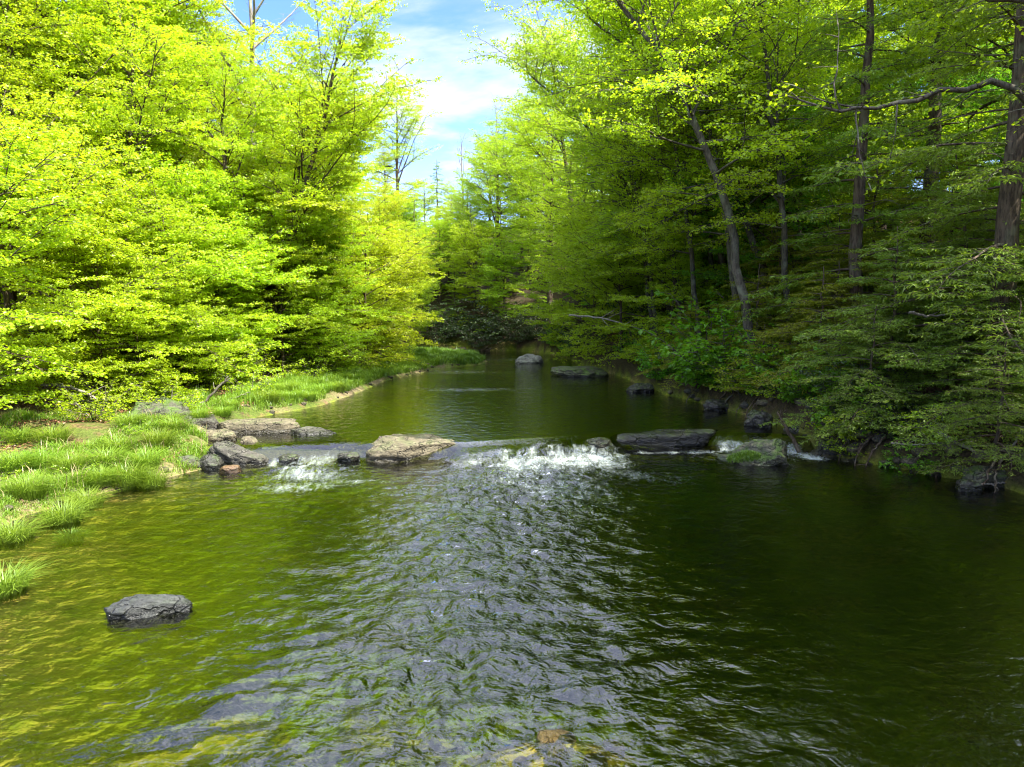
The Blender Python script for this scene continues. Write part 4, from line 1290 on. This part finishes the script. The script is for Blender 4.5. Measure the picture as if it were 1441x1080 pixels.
# fallen leaves on the shaded slope and under the left trees
r = np.random.default_rng(9)
n = 60000
x = np.concatenate([r.uniform(6, 26, n), r.uniform(-22, -7, 22000)])
y = np.concatenate([r.uniform(8, 52, n), r.uniform(16, 40, 22000)])
d, rt_, _, _ = banks(x, y)
k = (d > .6) & (perlin(x * .35, y * .35, 41) > -.25)
x, y = x[k], y[k]
C = np.stack([x, y, ground_z(x, y) + .03], 1)
V, Fq = leaf_quads(C, r.normal(0, 1, C.shape) * [1, 1, .3], np.array([0, 0, 1.0]) + r.normal(0, .5, C.shape), r.uniform(.07, .13, len(C)), r.uniform(.05, .09, len(C)), .2)
tag(link('leaf_litter', build_mesh('leaf_litter', V, Fq, M['litter'])), 'reddish brown fallen leaves covering the floor of the wood', 'leaf litter', None, 'stuff')


# ------------------------------------------------------------------ fallen wood
def stick(pts, r0, r1, label, mat='twig_pale', name='fallen_branch', side=3, seed=0, group=None):
    p = Plant(seed)
    P = np.array(pts, float)
    uu = np.linspace(0, 1, 16)
    P = np.stack([np.interp(uu, np.linspace(0, 1, len(P)), P[:, i]) for i in range(3)], 1)
    for _ in range(2):
        P[1:-1] = (P[:-2] + P[2:] + 2 * P[1:-1]) / 4
    P[1:-1] += p.r.normal(0, r0 * .35, (14, 3))
    p.wood.tube(P, np.linspace(r0, r1, 16), 7)
    for k in range(side):
        b = P[p.r.integers(5, 14)]
        p.limb(b, norm(P[-1] - P[0]) + p.r.normal(0, .7, 3), np.linalg.norm(P[-1] - P[0]) * p.r.uniform(.12, .3), r1 * 1.2, r1 * .3, 6, 0, .12, 4)
    o = link(name, p.wood.mesh(name, M[mat]))
    return tag(o, label, 'branch', group)


def at(u, y, v):
    """point at distance y upstream seen at pixel (u, v)"""
    b = math.atan((540 - v) / F_PX) - PITCH
    return (X(u, y), y, CAM_Z + y * math.tan(b))


stick([at(1312, 16.2, 602), at(1345, 15.9, 622), at(1385, 15.6, 640), at(1440, 15.3, 662)], .05, .025, 'long pale stick slanting down to the water at the right edge', seed=1)
stick([at(1256, 16.3, 624), at(1290, 16.2, 627), at(1330, 16.1, 624)], .025, .012, 'thin level twig under the drooping hemlock boughs', seed=2, side=1)
stick([at(1441, 15.2, 600), at(1420, 15.2, 640), at(1432, 15.0, 680)], .03, .015, 'crooked grey dead branch hanging at the right edge', seed=3)
stick([at(1368, 14.9, 683), at(1420, 14.9, 680)], .03, .02, 'short pale stick lying along the water at the right edge', seed=4, side=1)
stick([at(1128, 18.6, 636), at(1108, 18.9, 600), at(1095, 19.2, 580)], .06, .03, 'dark dead stub leaning beside the small right falls', 'bark_brown', seed=5, side=2)
stick([at(60, 20.5, 541), at(95, 20.3, 544), at(120, 20.2, 552), at(135, 20.1, 562)], .05, .03, 'pale curved fallen branch among leaves at far left', seed=6, side=2)
stick([at(272, 22.5, 575), at(250, 22.6, 560), at(236, 22.8, 545)], .05, .03, 'forked grey limb propped behind the mossy boulder', 'bark_grey', seed=7)
stick([at(272, 22.5, 577), at(298, 22.7, 556), at(322, 23, 530)], .055, .03, 'slanting grey limb rising right of the forked limb', 'bark_grey', seed=8)
stick([at(285, 22.8, 572), at(320, 23, 563), at(352, 23.4, 552)], .035, .015, 'thin pale branch lying above the long tan slab', seed=9)
stick([at(640, 56.5, 493), at(668, 56.6, 495), at(705, 56.7, 496)], .3, .22, 'dark fallen log along the undercut bank at the bend', 'bark_brown', 'fallen_log', seed=10, side=1)
stick([at(775, 50, 507), at(790, 50, 503), at(806, 50, 497)], .09, .03, 'pale snag poking from the far pool right of the boulder', seed=11)
stick([at(800, 33.0, 444), at(835, 32.6, 446), at(880, 32.2, 456), at(905, 32.0, 466)], .05, .02, 'long bare pale branch reaching over the water at the right shore', seed=12, side=5)
stick([at(1270, 17.5, 440), at(1300, 17.5, 446), at(1340, 17.4, 440)], .04, .015, 'grey dead branch lying on the slope below the tall hemlock', seed=13, side=4)
stick([at(1150, 20.5, 560), at(1185, 20.3, 556), at(1215, 20.0, 548)], .03, .012, 'thin dead branch among the olive hemlock boughs', seed=14, side=3)
stick([at(1410, 16.3, 470), at(1425, 16.2, 490), at(1445, 16.1, 480)], .04, .015, 'tangled grey dead branch above the red leaf patch at the right edge', seed=15, side=6)

rr_ = np.random.default_rng(303)
for k in range(26):
    q = rr_.uniform(2.6, 9.0)
    i = int(q)
    p0 = RB[i] + (RB[i + 1] - RB[i]) * (q - i)
    w_ = UP * float(smooth(-.5, .6, p0[1] - ledge_y(p0[0])))
    L_ = rr_.uniform(.6, 1.5)
    a_ = rr_.uniform(-.8, .8)
    pts = [(p0[0] + .9, p0[1] + a_ * .3, w_ + .85), (p0[0] + .35, p0[1] + a_ * .6, w_ + .62), (p0[0] + .02, p0[1] + a_, w_ + .3), (p0[0] - .15 * L_, p0[1] + a_ * 1.3, w_ - .12)]
    stick(pts, rr_.uniform(.03, .06), .012, 'exposed dark root hanging from the undercut right bank into the water', 'bark_brown', 'tree_root', 2, 400 + k, 'exposed roots of the right bank')
for k in range(34):
    x, y = rr_.uniform(-13.5, -8.4), rr_.uniform(11, 21)
    d_, r__, _, _ = banks(np.array([x]), np.array([y]))
    if d_[0] > .4:
        plant(sprout, x, y, 'low broad-leaved weed growing among the grass of the near left bank', 'weeds in the near left grass', rr_.uniform(0, 6.28), rr_.uniform(.16, .34), cat='weed',
              leaf=['leaf_mid', 'leaf_deep', 'leaf_bright'][k % 3])

# ------------------------------------------------------------------ sky, sun, camera
w = bpy.data.worlds.new('World')
scene.world = w
w.use_nodes = True
t = NT(w)
sky = t.n('ShaderNodeTexSky', sky_type='NISHITA', sun_disc=False)
sky.sun_elevation = SUN_EL
sky.sun_rotation = SUN_AZ
sky.air_density = 1.0
sky.dust_density = .1
sky.altitude = 2500
sky.ozone_density = 1.5
tc = t.n('ShaderNodeTexCoord').outputs['Generated']
sep = t.n('ShaderNodeSeparateXYZ', {0: tc})
zz = t.math('ADD', t.math('MAXIMUM', sep.outputs[2], 0.0), .16)
cx = t.math('DIVIDE', sep.outputs[0], zz)
cy = t.math('DIVIDE', sep.outputs[1], zz)
cv = t.n('ShaderNodeCombineXYZ', {0: cx, 1: cy, 2: 0.0}).outputs[0]
cmap = t.n('ShaderNodeMapping', {'Vector': cv, 'Location': (1.3, .55, 0), 'Scale': (.75, .95, 1)}).outputs[0]
cn = t.noise(cmap, 1.25, 8, .58, .5)
haze = t.mapr(sep.outputs[2], .30, .06)
veil = t.math('MULTIPLY', t.mapr(sep.outputs[2], .36, .5), t.mapr(cn, .30, .55))
cm = t.math('ADD', t.mapr(cn, .50, .70), t.math('ADD', t.math('MULTIPLY', haze, .5), veil), True)
blue = t.mix(1.0, sky.outputs[0], (.55, .68, 1.0), 'MULTIPLY')
cl = t.mix(t.math('MULTIPLY', cm, .92), blue, t.mix(t.mapr(sep.outputs[2], .36, .55), (2.2, 2.3, 2.6), (5.4, 5.6, 7.0)))
bg = t.n('ShaderNodeBackground', {'Color': cl, 'Strength': .15})
o = t.n('ShaderNodeOutputWorld')
t.t.links.new(bg.outputs[0], o.inputs[0])

sd = Vector((math.sin(SUN_AZ) * math.cos(SUN_EL), math.cos(SUN_AZ) * math.cos(SUN_EL), math.sin(SUN_EL)))
L = bpy.data.lights.new('sun', 'SUN')
L.energy = 5.0
L.angle = RAD(.5)
L.color = (1, .95, .84)
so = bpy.data.objects.new('sun', L)
COL.objects.link(so)
so.rotation_euler = (-sd).to_track_quat('-Z', 'Y').to_euler()

cam = bpy.data.cameras.new('camera')
cam.sensor_fit = 'HORIZONTAL'
cam.angle_x = 2 * math.atan(720.5 / F_PX)
cam.clip_end = 3000
co_ = bpy.data.objects.new('camera', cam)
COL.objects.link(co_)
co_.location = (0, 0, CAM_Z)
co_.rotation_euler = (math.pi / 2 - PITCH, 0, 0)
scene.camera = co_

scene.view_settings.view_transform = 'Standard'
scene.view_settings.look = 'None'
scene.view_settings.gamma = 1
scene.view_settings.exposure = 1.9
scene.cycles.filter_width = 1.1
scene.render.engine = 'CYCLES'
cy_ = scene.cycles
cy_.max_bounces = 10
cy_.diffuse_bounces = 6
cy_.glossy_bounces = 3
cy_.transmission_bounces = 4
cy_.transparent_max_bounces = 8
cy_.caustics_reflective = False
cy_.sample_clamp_indirect = 6
cy_.sample_clamp_direct = 8
cy_.use_denoising = True
